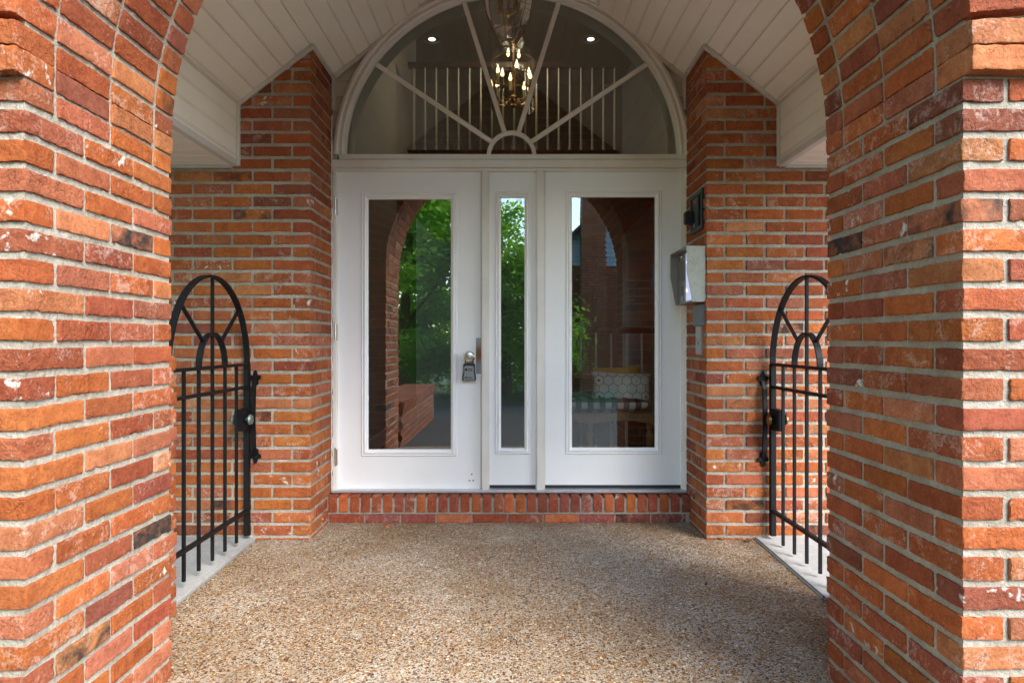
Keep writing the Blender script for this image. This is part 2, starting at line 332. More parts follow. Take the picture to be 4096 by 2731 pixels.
# ---------------------------------------------------------------- bricks
L, W_, HB, J = .2130, .1000, .0550, .0127
def brick_mesh(l, d, h, seed):
    rng = random.Random(seed); off = Vector((seed*7.13, seed*3.7, seed*1.9))
    def axis(s, n):
        c = [-s/2, -s/2+.0035, -s/2+.011]; inner = s-.022
        c += [-s/2+.011+inner*(i+1)/(n+1) for i in range(n)]; return c+[s/2-.011, s/2-.0035, s/2]
    A = [axis(l, max(3, int(l/.013))), axis(d, 4), axis(h, 3)]; hs = (l/2, d/2, h/2)
    vd = {}; V = []; Fc = []
    def vid(i, j, k):
        key = (i, j, k)
        if key not in vd: vd[key] = len(V); V.append(Vector((A[0][i], A[1][j], A[2][k])))
        return vd[key]
    n0, n1, n2 = [len(a)-1 for a in A]
    for i in range(n0):
        for j in range(n1):
            Fc.append((vid(i,j,0),vid(i,j+1,0),vid(i+1,j+1,0),vid(i+1,j,0))); Fc.append((vid(i,j,n2),vid(i+1,j,n2),vid(i+1,j+1,n2),vid(i,j+1,n2)))
    for i in range(n0):
        for k in range(n2):
            Fc.append((vid(i,0,k),vid(i+1,0,k),vid(i+1,0,k+1),vid(i,0,k+1))); Fc.append((vid(i,n1,k),vid(i,n1,k+1),vid(i+1,n1,k+1),vid(i+1,n1,k)))
    for j in range(n1):
        for k in range(n2):
            Fc.append((vid(0,j,k),vid(0,j,k+1),vid(0,j+1,k+1),vid(0,j+1,k))); Fc.append((vid(n0,j,k),vid(n0,j+1,k),vid(n0,j+1,k+1),vid(n0,j,k+1)))
    chips = []
    for _ in range(rng.choice([1, 2, 2, 3, 4])):
        sx, sy, sz = rng.choice([-1, 1]), rng.choice([-1, 1]), rng.choice([-1, 1]); m = rng.random()
        c = Vector((rng.uniform(-1, 1)*hs[0], sy*hs[1], sz*hs[2])) if m < .6 else Vector((sx*hs[0], sy*hs[1], sz*hs[2])) if m < .8 else Vector((sx*hs[0], rng.uniform(-1,1)*hs[1], sz*hs[2]))
        chips.append((c, rng.uniform(.006, .016), rng.uniform(.25, .6)))
    out = []
    for p in V:
        q = p.copy(); nn = noise.noise(p*28+off); n2_ = noise.noise(p*75+off*2)
        r = .0014*(1+.9*noise.noise(p*22+off*3)); ext = [abs(abs(p[i])-hs[i]) < 1e-5 for i in range(3)]
        if sum(ext) >= 2:
            for i in range(3):
                if ext[i]: q[i] -= math.copysign(max(.0006, r)*(.5 if sum(ext) == 2 else .75), p[i])
        q.z += .0022*noise.noise(Vector((p.x*14, 0, math.copysign(5, p.z)))+off)*(abs(p.z)/hs[2])
        q.x += .0020*noise.noise(Vector((math.copysign(5, p.x), p.y*10, p.z*25))+off)*(abs(p.x)/hs[0])
        q.y += math.copysign(.0014*nn+.0009*n2_, p.y)*(1 if ext[1] else .3)
        if sum(ext) >= 2 or ext[2] or ext[0]:
            rag = .0060*max(-.15, noise.noise(p*85+off*1.3))+.0030*noise.noise(p*200+off)
            if ext[2] and abs(p.y) > hs[1]-.012: q.z -= math.copysign(rag, p.z)
            if ext[0] and abs(p.y) > hs[1]-.012: q.x -= math.copysign(rag, p.x)
        for c, rad, k in chips:
            dd = (p-c).length
            if dd < rad: q = q+(Vector((0, 0, 0))-Vector((0 if not ext[0] else p.x, p.y*.6, p.z*.9))).normalized()*(rad-dd)*k
        out.append(q)
    me = bpy.data.meshes.new('brick'); me.from_pydata(out, [], Fc); me.polygons.foreach_set('use_smooth', [True]*len(Fc)); me.materials.append(M['brick']); me.update(); me.set_sharp_from_angle(angle=math.radians(38)); return me
PROUD_ = .030
BM = {'full': [brick_mesh(L, W_, HB, i+1) for i in range(26)], 'half': [brick_mesh(.1000, W_, HB, 60+i) for i in range(12)], 'vous': [brick_mesh(L, W_, .0605, 120+i) for i in range(14)], 'ring': [brick_mesh(L, W_+PROUD_, .0605, 140+i) for i in range(12)]}
PAL = [((.38,.106,.029), 11), ((.40,.116,.031), 9), ((.35,.092,.032), 11), ((.37,.112,.050), 8), ((.31,.078,.032), 6), ((.25,.076,.042), 3), ((.43,.165,.066), 5), ((.40,.138,.068), 8), ((.28,.074,.036), 3), ((.43,.134,.036), 4)]
PALW = [c for c, k in PAL for _ in range(k)]
brng = random.Random(11)
def brick(parent, c, kind='full', rz=0.0, ry=0.0, char=None, col=None, jit=1.0, M3=None):
    me = brng.choice(BM[kind]); flip = brng.choice([0, PI])
    if M3 is None: R = Matrix.Rotation(rz+brng.uniform(-.006,.006)*jit, 3, 'Z') @ Matrix.Rotation(flip, 3, 'Z') @ Matrix.Rotation(brng.choice([0, PI]), 3, 'X') @ Matrix.Rotation(brng.uniform(-.007,.007)*jit, 3, 'Y')
    else: R = M3 @ Matrix.Rotation(brng.choice([0, PI]), 3, 'X')
    o = bpy.data.objects.new('brick', me); COL.objects.link(o); o.parent = parent
    o.location = Vector(c)-wloc(parent)+Vector([brng.uniform(-1,1)*x*jit for x in (.0016,.0016,.0010)]); o.rotation_euler = R.to_euler()
    k = brng.uniform(.86, 1.12); b = col or brng.choice(PALW)
    ch = char if char is not None else (brng.uniform(.3,.65) if brng.random() < .035 else brng.uniform(.0,.16) if brng.random() < .25 else 0)
    o.color = (b[0]*k, b[1]*k*brng.uniform(.93,1.07), b[2]*k*brng.uniform(.9,1.1), 1-ch); return o
# --- archway piers
CP = .0720; HS0 = 1.7607; WP = 2*L+J; DP = 3*L+2*J
def pier(x_in, s, odd_is_A, label, darks):
    t = thing('brick_pier', label, 'brick pier', (x_in+s*WP/2, (YF+YB)/2, -.08))
    for n in range(0, 26):
        z = HS0-CP*(n+.5); A = (n % 2 == 1) == odd_is_A; k = 0
        def at(a, b_, rz):
            nonlocal k; ch = darks.get((n, k)); k += 1
            brick(t, (x_in+s*a, YF+b_, z), rz=rz, char=ch)
        if A:
            for i in range(3): at(W_/2, L/2+i*(L+J), PI/2)
            at(WP/2, W_/2, 0); at(WP/2, DP-W_/2, 0)
            for i in range(3): at(WP-W_/2, L/2+i*(L+J), PI/2)
        else:
            for i in range(2): at(L/2+i*(L+J), W_/2, 0)
            for i in range(2): at(W_/2, W_+J+L/2+i*(L+J), PI/2)
            for i in range(2): at(L/2+i*(L+J), DP-W_/2, 0)
            for i in range(2): at(WP-W_/2, W_+J+L/2+i*(L+J), PI/2)
    r = .0065; box('mortar', (x_in+s*r, YF+r, -.35), (x_in+s*(WP-r), YB-r, HS0+.003), M['mortar'], t); return t
pier(XL, -1, True, 'brick archway pier with brightly lit inner face and a blackened brick near its foot', {(20, 2): .62, (4, 3): .7, (1, 2): 0, (17, 2): .9, (16, 3): .35})
pier(XR, 1, False, 'brick archway pier with shaded inner face and bright sunlit front edge', {(4, 2): .8, (5, 2): .55, (19, 0): .2})
# --- arch of voussoirs over the opening
AXC, AR, AHS = (XL+XR)/2, (XR-XL)/2, 1.815; RING = L; PROUD = .030
arch = thing('brick_arch', 'round brick arch spanning the two piers in front of the porch', 'brick arch', (AXC, (YF+YB)/2, HS0))
nv = 49
cells = [(AXC-AR, HS0+.027, 0.0, -1), (AXC+AR, HS0+.027, 0.0, 1)]
def voussoir(cx, cz, ang, first):                       # ang: angle of outward radial direction in XZ
    rad = Vector((math.cos(ang), 0, math.sin(ang))); tan = Vector((-math.sin(ang), 0, math.cos(ang))); yy = Vector((0, 1, 0)); base = Vector((cx, 0, cz))
    Rr = Matrix((rad, yy, tan)).transposed()            # brick long side radial
    Ry = Matrix((-yy, rad, tan)).transposed()            # brick long side along the soffit
    b0 = YF-PROUD
    dk = brng.random() < .04
    brick(arch, base+rad*L/2+yy*(b0+(W_+PROUD)/2), 'ring', M3=Rr, jit=.8)
    y = YF+W_+J
    for i in range(2): brick(arch, base+rad*W_/2+yy*(y+L/2+i*(L+J)), 'vous', M3=Ry, jit=.8)
    brick(arch, base+rad*L/2+yy*(YB-W_/2+.006), 'vous', M3=Rr, jit=.8)
for s in (-1, 1): voussoir(AXC+s*AR, HS0+.0295, 0 if s > 0 else PI, True)
for i in range(nv):
    a = PI*(i+.5)/nv; voussoir(AXC+AR*math.cos(a), AHS+AR*math.sin(a), a, False)
def ceil_z(x): return 2.79+(1.1175-abs(x-XC))*.784
# wall over the arch: mortar core with an arched hole, then courses of brick
def arch_core():
    mb = MB(); n = 48; xo0, xo1 = XL-WP+.006, XR+WP-.006; r = AR+.0075; y0, y1 = YF+.0075, YB-.0075; v = []
    pts = [(AXC-r, HS0-.002)]+[(AXC-r*math.cos(PI*i/n), AHS+r*math.sin(PI*i/n)) for i in range(n+1)]+[(AXC+r, HS0-.002)]
    outer = []
    for i, (x, z) in enumerate(pts):
        if i == 0: outer.append((xo0, HS0-.002))
        elif i == len(pts)-1: outer.append((xo1, HS0-.002))
        else:
            xx = xo0+(xo1-xo0)*(i-1)/n; outer.append((xx, ceil_z(xx)+.22))
    for (a, b_), (c, d) in zip(pts, outer): v += [(a,y0,b_),(c,y0,d),(c,y1,d),(a,y1,b_)]
    m = len(pts); f = []
    for i in range(m-1):
        for k in range(4): f.append((i*4+k, i*4+(k+1) % 4, (i+1)*4+(k+1) % 4, (i+1)*4+k))
    f += [(0,1,2,3), tuple(4*(m-1)+k for k in range(4))]
    mb.add(v, f); return mb.build('mortar', M['mortar'], arch)
arch_core()
def loose_box(mb, c, l, d, h, rng):                     # cheap brick for joined courses
    x, y, z = c; j = [rng.uniform(-.0015,.0015) for _ in range(3)]; mb.box((x-l/2+j[0], y-d/2, z-h/2+j[1]), (x+l/2+j[2], y+d/2, z+h/2+j[1]))
mb = MB(); rr = random.Random(5); z = HS0+CP/2; row = 0
while z < 3.85:
    x = XL-WP+(0 if row % 2 else -(L+J)/2)
    while x < XR+WP:
        a, b_ = max(x, XL-WP), min(x+L, XR+WP)
        if b_-a > .05:
            # trim the brick back to the extrados
            dz = min(abs(z-CP/2-AHS), abs(z+CP/2-AHS)) if z > AHS else 0; ro = AR+RING-.02; parts = []
            if dz < ro:
                hx = math.sqrt(ro*ro-dz*dz); parts = [(a, min(b_, AXC-hx)), (max(a, AXC+hx), b_)]
            else: parts = [(a, b_)]
            for p, q in parts:
                if q-p > .02 and z+CP/2 < ceil_z((p+q)/2)+.2:
                    loose_box(mb, ((p+q)/2, YF+.05, z), q-p, .1, HB, rr); loose_box(mb, ((p+q)/2, YB-.05, z), q-p, .1, HB, rr)
        x += L+J
    z += CP; row += 1
o = mb.build('brick_courses', M['brick_far'], arch, bevel=0); o['kind'] = 'stuff'
# --- porch walls left and right of the door
CW = .0714; Z0 = 1.660
def top_at(x): return ceil_z(x) if abs(x-XC) < 1.54 else 2.125
def porch_wall(xc, s, label, darks):
    t = thing('brick_wall', label, 'brick wall', (xc+s*.6, YW+.05, 0)); zmax = 0
    far = MB(); rr = random.Random(3)
    for r in range(-24, 17):
        z = Z0+CW*(r+.5); A = r % 2 == 0
        def keep(x): return z-HB/2 < top_at(x)+.02
        n = 6 if r < 8 else 3
        if A:
            for i in range(n):
                x = xc+s*(L/2+i*(L+J))
                if keep(x-s*.1): brick(t, (x, YW+W_/2, z), char=darks.get((r, i)))
            x0 = L+J+(n-1)*(L+J)
            if keep(xc): brick(t, (xc+s*W_/2, YW+W_+J+L/2, z), rz=PI/2); brick(t, (xc+s*W_/2, YW+W_+J+L+J+.05, z), 'half', rz=PI/2)
        else:
            if keep(xc): brick(t, (xc+s*W_/2, YW+L/2, z), rz=PI/2, char=darks.get((r, 0))); brick(t, (xc+s*W_/2, YW+L+J+L/2, z), rz=PI/2)
            for i in range(n):
                x = xc+s*(W_+J+L/2+i*(L+J))
                if keep(x-s*.1): brick(t, (x, YW+W_/2, z), char=darks.get((r, i+1)))
            x0 = W_+J+n*(L+J)
        if r < 7:
            for i in range(11):
                loose_box(far, (xc+s*(x0+L/2+i*(L+J)), YW+W_/2, z), L, W_, HB, rr)
    e = .0065; m = MB()
    m.box((xc+s*e, YW+e, -.3), (xc+s*1.5, YD+.3, 2.86) if False else (xc+s*.43, YD+.3, 2.95)); m.box((xc+s*.428, YW+e, -.3), (xc+s*3.9, YW+.3, 2.46))
    m.build('mortar', M['mortar'], t); o = far.build('brick_courses', M['brick_far'], t); o['kind'] = 'stuff'; return t
porch_wall(WL, -1, 'brick wall beside the hinged door with the knob', {(2, 1): .6, (9, 1): .35, (-11, 1): .3})
porch_wall(WR, 1, 'brick wall carrying the intercom box, beside the sidelight door', {(-7, 2): .7, (-13, 4): .95, (-21, 1): .6, (-20, 2): .35, (-22, 2): .3})
# --- low walls between pier and gate
GXL, GXR = -1.484, 1.460
def low_wall(x_in, s, label):
    t = thing('low_brick_wall', label, 'low wall', (x_in+s*.1, 2.45, -.05))
    for n in range(16):
        z = 1.064-CP*(n+.5)
        if n % 2:
            for yy in (2.215+.05, ): brick(t, (x_in+s*.05, yy, z), 'half', rz=PI/2); brick(t, (x_in+s*(.1+J+.05), yy, z), 'half', rz=PI/2)
            brick(t, (x_in+s*.05, 2.327+L/2, z), rz=PI/2); brick(t, (x_in+s*(.1+J+.05), 2.327+L/2, z), rz=PI/2); brick(t, (x_in+s*L/2, 2.327+L+J+.05, z))
        else:
            for i in range(2): brick(t, (x_in+s*.05, 2.215+L/2+i*(L+J), z), rz=PI/2); brick(t, (x_in+s*(.1+J+.05), 2.215+L/2+i*(L+J), z), rz=PI/2)
    box('mortar', (x_in+s*.0065, YB, -.3), (x_in+s*.206, 2.64, 1.058), M['mortar'], t)
low_wall(-1.390, -1, 'low brick wall joining the lit archway pier and its iron gate')
low_wall(1.372, 1, 'low brick wall joining the shaded archway pier and its iron gate')
# --- brick doorstep
st = thing('brick_step', 'brick doorstep of upright bricks over one flat course below the doors', 'doorstep', (0, 3.98, 0)); YS = 3.945
nb = 33; sx0, sx1 = WL-.005, WR+.012; pit = (sx1-sx0)/nb
step_dark = {3: .45, 12: .35, 15: .2, 23: .4, 28: .5, 30: .4}
for i in range(nb):
    Rm = Matrix(((0,0,1),(1,0,0),(0,1,0))) # long side along Y, narrow side along X
    c = (.50,.14,.042) if i in (1, 16, 17, 25, 27) else None
    brick(st, (sx0+pit*(i+.5), YS+L/2, .164-W_/2), M3=Matrix.Rotation(-.06, 3, 'X') @ Rm, char=step_dark.get(i, 0), col=c or brng.choice([(.36,.092,.036),(.32,.080,.038),(.40,.112,.040),(.27,.075,.045)]))
for i in range(10):
    cc = {3: (.52,.18,.08), 6: (.55,.16,.06)}.get(i)
    brick(st, (sx0+.1065+i*.2215+.012, YS+.012+W_/2, .028), char={8: .62, 7: .3}.get(i, .05), col=cc or brng.choice([(.30,.085,.06),(.25,.075,.055),(.36,.085,.042)]))
MB().box((sx0-.02, YS+.020, -.2), (sx1+.02, YD+.25, .058)).box((sx0-.02, YS+.008, .056), (sx1+.02, YD+.25, .152)).build('mortar', M['mortar'], st)
# ---------------------------------------------------------------- porch ceiling
pc = thing('porch_ceiling', 'beige grooved vinyl plank ceiling folding down over the porch', 'ceiling', (XC, 3.1, 2.1)); XE = 1.533; PW = .0795
def plank(pts, d, name='plank', mat='vinyl'): return MB().prism(pts, d).build(name, M[mat], pc)
sl = math.atan(.784); ya, yb_ = YB-.012, YD+.03
def vplank(o3, across, nrm, width, length):            # double-grooved plank: across = unit vector, nrm = visible side
    w = width; pr = [(0,.006),(.0035,.0),(w*.5-.006,0),(w*.5-.003,.003),(w*.5+.003,.003),(w*.5+.006,0),(w-.0075,0),(w-.004,.006)] if False else [(.0,.007),(.004,.0),(w-.011,0),(w-.0085,.005),(w-.0045,.005),(w-.002,.002),(w-.0003,.007)]
    poly = [o3+across*a-nrm*(-0)+(-nrm)*b for a, b in pr]+[o3+across*(w-.0003)-nrm*.014, o3-nrm*.014]
    return plank(poly, length)
for s in (-1, 1):
    ac = Vector((s*math.cos(sl), 0, -math.sin(sl))); nr = Vector((-s*math.sin(sl), 0, -math.cos(sl)))
    k = 0; x = 0.004
    while x < XE-.001:
        wd = min(PW, XE-x); p = Vector((XC+s*x, ya, ceil_z(XC+s*x))); vplank(p, ac, nr, wd/math.cos(sl), Vector((0, yb_-ya, 0))); x += PW
    xe = XC+s*XE; ze = ceil_z(xe); zb = 2.112
    p = Vector((xe, ya, ze)); n_ = Vector((-s, 0, 0)); z = ze
    while z > zb+.01:
        hh = min(.101, z-zb); vplank(Vector((xe, ya, z)), Vector((0, 0, -1)), n_, hh, Vector((0, YW+.02-ya, 0))); z -= .101
    MB().tube([(xe-s*.002,ya,ze+.002),(xe-s*.002,YW+.004,ze+.002)], .01, 8).build('fold_trim', M['vinyl_trim'], pc, smooth=True)
    # bottom corner trim and level soffit with cross planks
    MB().box((xe-s*.008, ya, zb-.004), (xe+s*.03, YW+.004, zb+.030)).build('corner_trim', M['vinyl_trim'], pc, bevel=.003)
    y = YW+.003
    while y > ya+.02:
        vplank(Vector((xe+s*.025, y, zb+.003)), Vector((0, -1, 0)), Vector((0, 0, -1)), .101, Vector((s*.80, 0, 0))); y -= .101
    # J-channel where the planks meet the brick and the siding
    cx = WL if s < 0 else WR
    a, b_ = Vector((cx-s*.004, YW-.016, ceil_z(cx))), Vector((xe, YW-.016, ze)); nn = nr
    MB().prism([a+nn*.001, b_+nn*.001, b_+nn*.020, a+nn*.020], (0, .02, 0)).build('edge_trim', M['vinyl_trim'], pc)
    MB().box((xe-s*.002, YW-.016, zb), (xe-s*.018, YW+.004, ze-.006)).build('edge_trim', M['vinyl_trim'], pc)
    MB().box((xe+s*.03, YW-.014, zb-.012), (xe+s*.8, YW+.004, zb+.002)).build('edge_trim', M['vinyl_trim'], pc)
    zz = ceil_z(cx); MB().box((cx-s*.004, YW-.01, zz-.016), (cx-s*.020, YD+.01, zz+.006)).build('edge_trim', M['vinyl_trim'], pc)
    aa, bb = Vector((cx-s*.012, YD-.012, ceil_z(cx-s*.012))), Vector((XC, YD-.012, ceil_z(XC)))
    MB().prism([aa+nn*.001, bb+nn*.001, bb+nn*.024, aa+nn*.024], (0, .016, 0)).build('edge_trim', M['vinyl_trim'], pc)
# roof over the porch (closes the space above the planks)
rf = thing('porch_roof', 'dark shingled gable roof over the porch', 'roof', (XC, 3, 3.9))
for s in (-1, 1):
    x0, x1 = XC, XC+s*2.42; z0 = ceil_z(XC)+.30; z1 = z0-2.42*.784*.86
    MB().prism([(x0,1.36,z0),(x1,1.36,z1),(x1,1.36,z1+.06),(x0,1.36,z0+.06)], (0, YD+.12-1.36, 0)).build('roof_slope', M['shingle'], rf)
    MB().box((XC+s*2.34, 1.38, 2.10), (XC+s*2.37, 3.65, z1+.03)).build('fascia', M['vinyl_trim'], rf)
    MB().prism([(XC+s*1.5,YB-.02,2.118),(XC+s*2.34,YB-.02,2.118),(XC+s*2.34,YB-.02,z1+.02),(XC+s*1.5,YB-.02,z1+.55)], (0, .02, 0)).build('eave_return', M['vinyl'], rf)
# ---------------------------------------------------------------- siding gable over the doors
FX, FZ, FR, KY = -.003, 2.299, 1.122, .965
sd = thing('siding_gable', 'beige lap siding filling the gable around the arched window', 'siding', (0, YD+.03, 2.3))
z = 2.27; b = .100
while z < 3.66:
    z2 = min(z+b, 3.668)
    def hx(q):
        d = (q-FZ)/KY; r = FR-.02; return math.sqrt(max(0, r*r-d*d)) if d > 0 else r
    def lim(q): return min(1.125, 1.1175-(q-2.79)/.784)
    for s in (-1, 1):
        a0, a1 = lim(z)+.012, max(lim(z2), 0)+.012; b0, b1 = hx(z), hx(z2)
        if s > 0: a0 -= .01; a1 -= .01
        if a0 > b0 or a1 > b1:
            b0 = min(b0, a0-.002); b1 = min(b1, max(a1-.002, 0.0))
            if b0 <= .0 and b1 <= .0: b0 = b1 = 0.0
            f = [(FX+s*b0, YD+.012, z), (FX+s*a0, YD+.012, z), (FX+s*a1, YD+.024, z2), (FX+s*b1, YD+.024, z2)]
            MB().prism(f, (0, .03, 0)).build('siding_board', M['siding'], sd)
    z += b
for s in (-1, 1):
    cx = WL if s < 0 else WR
    MB().box((cx-s*.002, YD-.012, 2.58), (cx-s*.018, YD+.02, ceil_z(cx)-.004)).build('edge_trim', M['vinyl_trim'], sd)
# ---------------------------------------------------------------- fanlight window
fan = thing('fanlight_window', 'half-round fanlight with sunburst glazing bars over the doors', 'window', (FX, YD, FZ))
MB().archframe(FX, FZ, [(FR,YD+.05),(FR,YD-.012),(FR-.012,YD-.020),(FR-.022,YD-.020),(FR-.030,YD-.008),(FR-.040,YD-.008),(FR-.052,YD-.016),(FR-.062,YD-.010),(FR-.068,YD+.01),(FR-.068,YD+.05)], KY).build('arch_frame', M['frame'], fan, smooth=True)
MB().archframe(FX, FZ, [(FR-.066,YD+.048),(FR-.066,YD+.018),(FR-.10,YD+.095),(FR-.10,YD+.12)], KY).build('reveal', M['frame'], fan, smooth=True)
gy = YD+.034; n = 48; r = FR-.06
v = [(FX-r*math.cos(PI*i/n), gy, FZ+r*KY*math.sin(PI*i/n)) for i in range(n+1)]
MB().prism(v, (0, .006, 0)).build('pane', M['fan_pane'], fan)
hr = .158
MB().archframe(FX, FZ, [(hr,gy),(hr,gy-.014),(hr-.008,gy-.018),(hr-.019,gy-.018),(hr-.027,gy-.014),(hr-.027,gy)], 1, 24).build('hub_arch', M['frame'], fan, smooth=True)
for ang in (35, 73.4, 106.6, 145):
    a = math.radians(ang); d = Vector((math.cos(a), 0, math.sin(a))); d2 = Vector((math.cos(a), 0, math.sin(a)*KY)); c = Vector((FX, gy-.007, FZ))
    p0, p1 = c+d*(hr-.006), c+d2*(FR-.072); sd_ = Vector((-d.z, 0, d.x))
    m_ = MB(); pr = [(-.0145,.0065),(-.0145,-.004),(-.006,-.009),(.006,-.009),(.0145,-.004),(.0145,.0065)]
    m_.prism([p0+sd_*q+Vector((0, y_, 0)) for q, y_ in pr], p1-p0); m_.build('glazing_bar', M['frame'], fan)
x0, x1 = px(1340, YD), px(2750, YD)
MB().box((px(1356,YD), YD-.006, pz(639,YD)), (px(2742,YD), YD+.09, pz(617,YD))).build('sill', M['frame'], fan, bevel=.003)
# ---------------------------------------------------------------- door frame
fr = thing('door_frame', 'cream painted timber frame with posts around the two doors and sidelight', 'door frame', (0, YD, .16))
MB().box((WL+.002, YD-.018, pz(672,YD)), (WR-.0, YD+.10, pz(641,YD))).build('head', M['frame'], fr, bevel=.004)
MB().box((WL+.004, YD-.004, pz(684,YD)), (WR-.004, YD+.10, pz(672,YD)-.001)).build('head_stop', M['frame'], fr, bevel=.002)
zt, zb = pz(684,YD)-.001, pz(1957,YD)
for name, a, b_ in (('jamb', 1333, 1348), ('post', 1928, 1950), ('post', 2147, 2173), ('jamb', 2733, 2754)):
    MB().box((px(a,YD), YD-.014 if name == 'post' else YD-.010, zb), (px(b_,YD), YD+.10, zt)).build(name, M['frame'], fr, bevel=.003)
for a, b_ in ((1949, 1957), (2143, 2149), (2172, 2180), (2727, 2734), (1924.5, 1930)):   # inner stops
    MB().box((px(a,YD), YD+.006, zb), (px(b_,YD), YD+.09, zt)).build('stop', M['frame'], fr, bevel=.001)
MB().box((WL+.006, YD-.03, pz(1966,YD)), (WR-.004, YD+.12, pz(1955,YD))).build('threshold', M['alu'], fr, bevel=.003)
def blobs(parent, xs, y, z0, z1, seed):                 # uneven caulk line
    rg = random.Random(seed); pts = []; z = z0
    while z < z1: pts.append((xs+rg.uniform(-.002,.002), y+rg.uniform(-.002,.002), z)); z += .03
    MB().tube(pts, [rg.uniform(.003,.0065) for _ in pts], 6).build('caulk', M['frame'], parent, smooth=True)
blobs(fr, WL+.003, YD-.012, .17, 2.55, 1); blobs(fr, WR-.002, YD-.012, .17, 2.55, 2)
# ---------------------------------------------------------------- door leaves
YL = YD+.022
def leaf(name, label, cat, x0, x1, y0, y1, g0, g1, gy0, gy1, mo):
    X0, X1, Z1, Z0_ = px(x0,YL), px(x1,YL), pz(y0,YL), pz(y1,YL); G0, G1, GT, GB = px(g0,YL), px(g1,YL), pz(gy0,YL), pz(gy1,YL)
    t = thing(name, label, cat, ((X0+X1)/2, YL, Z0_))
    m_ = MB(); y_a, y_b = YL, YL+.044; e = .012
    m_.box((X0,y_a,Z0_),(G0-e,y_b,Z1)); m_.box((G1+e,y_a,Z0_),(X1,y_b,Z1)); m_.box((G0-e,y_a,GT+e),(G1+e,y_b,Z1)); m_.box((G0-e,y_a,Z0_),(G1+e,y_b,GB-e))
    m_.build('leaf', M['door'], t)
    w = mo
    mld = MB().rectframe(G0-w, G1+w, GB-w, GT+w, [(0,YL+.002),(.001,YL-.006),(.006,YL-.010),(.011,YL-.006),(.016,YL-.011),(w*.62,YL-.013),(w*.68,YL-.007),(w-.006,YL-.002),(w,YL+.006),(w,YL+.02),(0,YL+.02)]).build('glazing_bead', M['door'], t)
    MB().box((G0-.005,YL+.012,GB-.005),(G1+.005,YL+.018,GT+.005)).build('pane', M['pane'], t)
    return t, X0, X1, Z0_, Z1
ld_, X0, X1, Zb, Zt = leaf('hinged_door', 'white glazed door with knob and hanging key lockbox', 'door', 1350, 1923.5, 686, 1952, 1472, 1803, 796, 1797, .042)
side, a0, a1, a2, a3 = leaf('sidelight', 'narrow white sidelight between the two glazed doors', 'sidelight', 1957.5, 2143, 684, 1938, 2004, 2098, 790, 1792, .036)
rd, c0, c1, c2, c3 = leaf('fixed_door', 'white glazed door without knob, beside the intercom wall', 'door', 2180.5, 2727, 684, 1938, 2288, 2621, 787, 1790, .040)
for t, p, q, z in ((side, a0, a1, a2), (rd, c0, c1, c2)): MB().box((p+.001,YL+.006,pz(1954,YD)),(q-.001,YL+.04,z+.004)).build('door_sweep', M['rubber'], t, bevel=.002)
for y in (829, 1329, 1827):
    h = MB(); zc = pz(y, YD); h.lathe((px(1343.5,YD), YD-.012, zc), [(.0055,-.054),(.0055,.054)], 10); h.lathe((px(1343.5,YD), YD-.012, zc), [(.007,.054),(.007,.058),(.003,.062)], 10)
    h.box((px(1343,YD), YD-.010, zc-.05), (px(1350,YD), YD+.012, zc+.05)); h.build('hinge', M['steel'], ld_, smooth=True)
kc = P(1878, 1427, YL); k = MB()
k.lathe((kc.x, YL, kc.z), [(.036,.0),(.036,-.006),(.030,-.012),(.016,-.016),(.014,-.035),(.024,-.042),(.032,-.052),(.033,-.060),(.030,-.066),(.024,-.068),(.021,-.064),(.016,-.066),(.012,-.0655)], 28, 'Y')
kn = k.build('knob', M['steel'], ld_, smooth=True)
MB().lathe((kc.x, YL-.0655, kc.z), [(.010,0),(.010,-.003),(.008,-.004)], 16, 'Y').build('lock_cylinder', M['galv'], kn, smooth=True)
MB().box((kc.x-.0012,YL-.0703,kc.z-.006),(kc.x+.0012,YL-.0688,kc.z+.005)).build('keyway', M['plastic_black'], kn)
MB().box((px(1904,YL),YL-.004,pz(1494,YL)),(px(1928,YL),YL-.0005,pz(1351,YL))).build('latch_guard', M['guard'], ld_, bevel=.0012)
for x, y in ((1887,1895),(1878,1920),(1893,1920)):
    q = P(x, y, YL); MB().lathe((q.x, YL, q.z), [(.0055,.0),(.0055,-.003),(.003,-.0045)], 8, 'Y').build('bolt', M['bolt'], ld_)
# key lockbox on the knob
lb = thing('key_lockbox', 'small grey and black combination key lockbox hanging from the door knob', 'lockbox', (kc.x, YL-.03, pz(1521,YL)))
zt_, zb_ = pz(1452,YL), pz(1520,YL); xm = px(1878,YL); hw = .043
def body(sc, y0, y1, name, mat, top, bot):
    hgt = top-bot; pr = [(-.78,1),(-.62,1.0),(.62,1.0),(.78,1),(.86,.9),(.84,.55),(.98,.22),(1,.06),(.93,0),(-.93,0),(-1,.06),(-.98,.22),(-.84,.55),(-.86,.9)]
    return MB().prism([(xm+a*hw*sc, y0, bot+b_*hgt) for a, b_ in pr], (0, y1-y0, 0)).build(name, mat, lb, bevel=.002)
body(1, YL-.046, YL-.006, 'body', M['plastic_black'], zt_, zb_)
fp = body(.80, YL-.050, YL-.044, 'front_plate', plain('lockbox_grey', (.30,.31,.32), .4, .6, .06, 60), zt_-.015, zb_+.004)
MB().box((xm-.024,YL-.0515,zt_-.046),(xm+.024,YL-.0495,zt_-.030)).build('dial_window', M['plastic_black'], fp, bevel=.0007)
for i in range(4): MB().lathe((xm-.008+i*.0095, YL-.047, zt_-.038), [(.0055,-.0035),(.0062,0),(.0055,.0035)], 12, 'X').build('dial', M['galv'], fp)
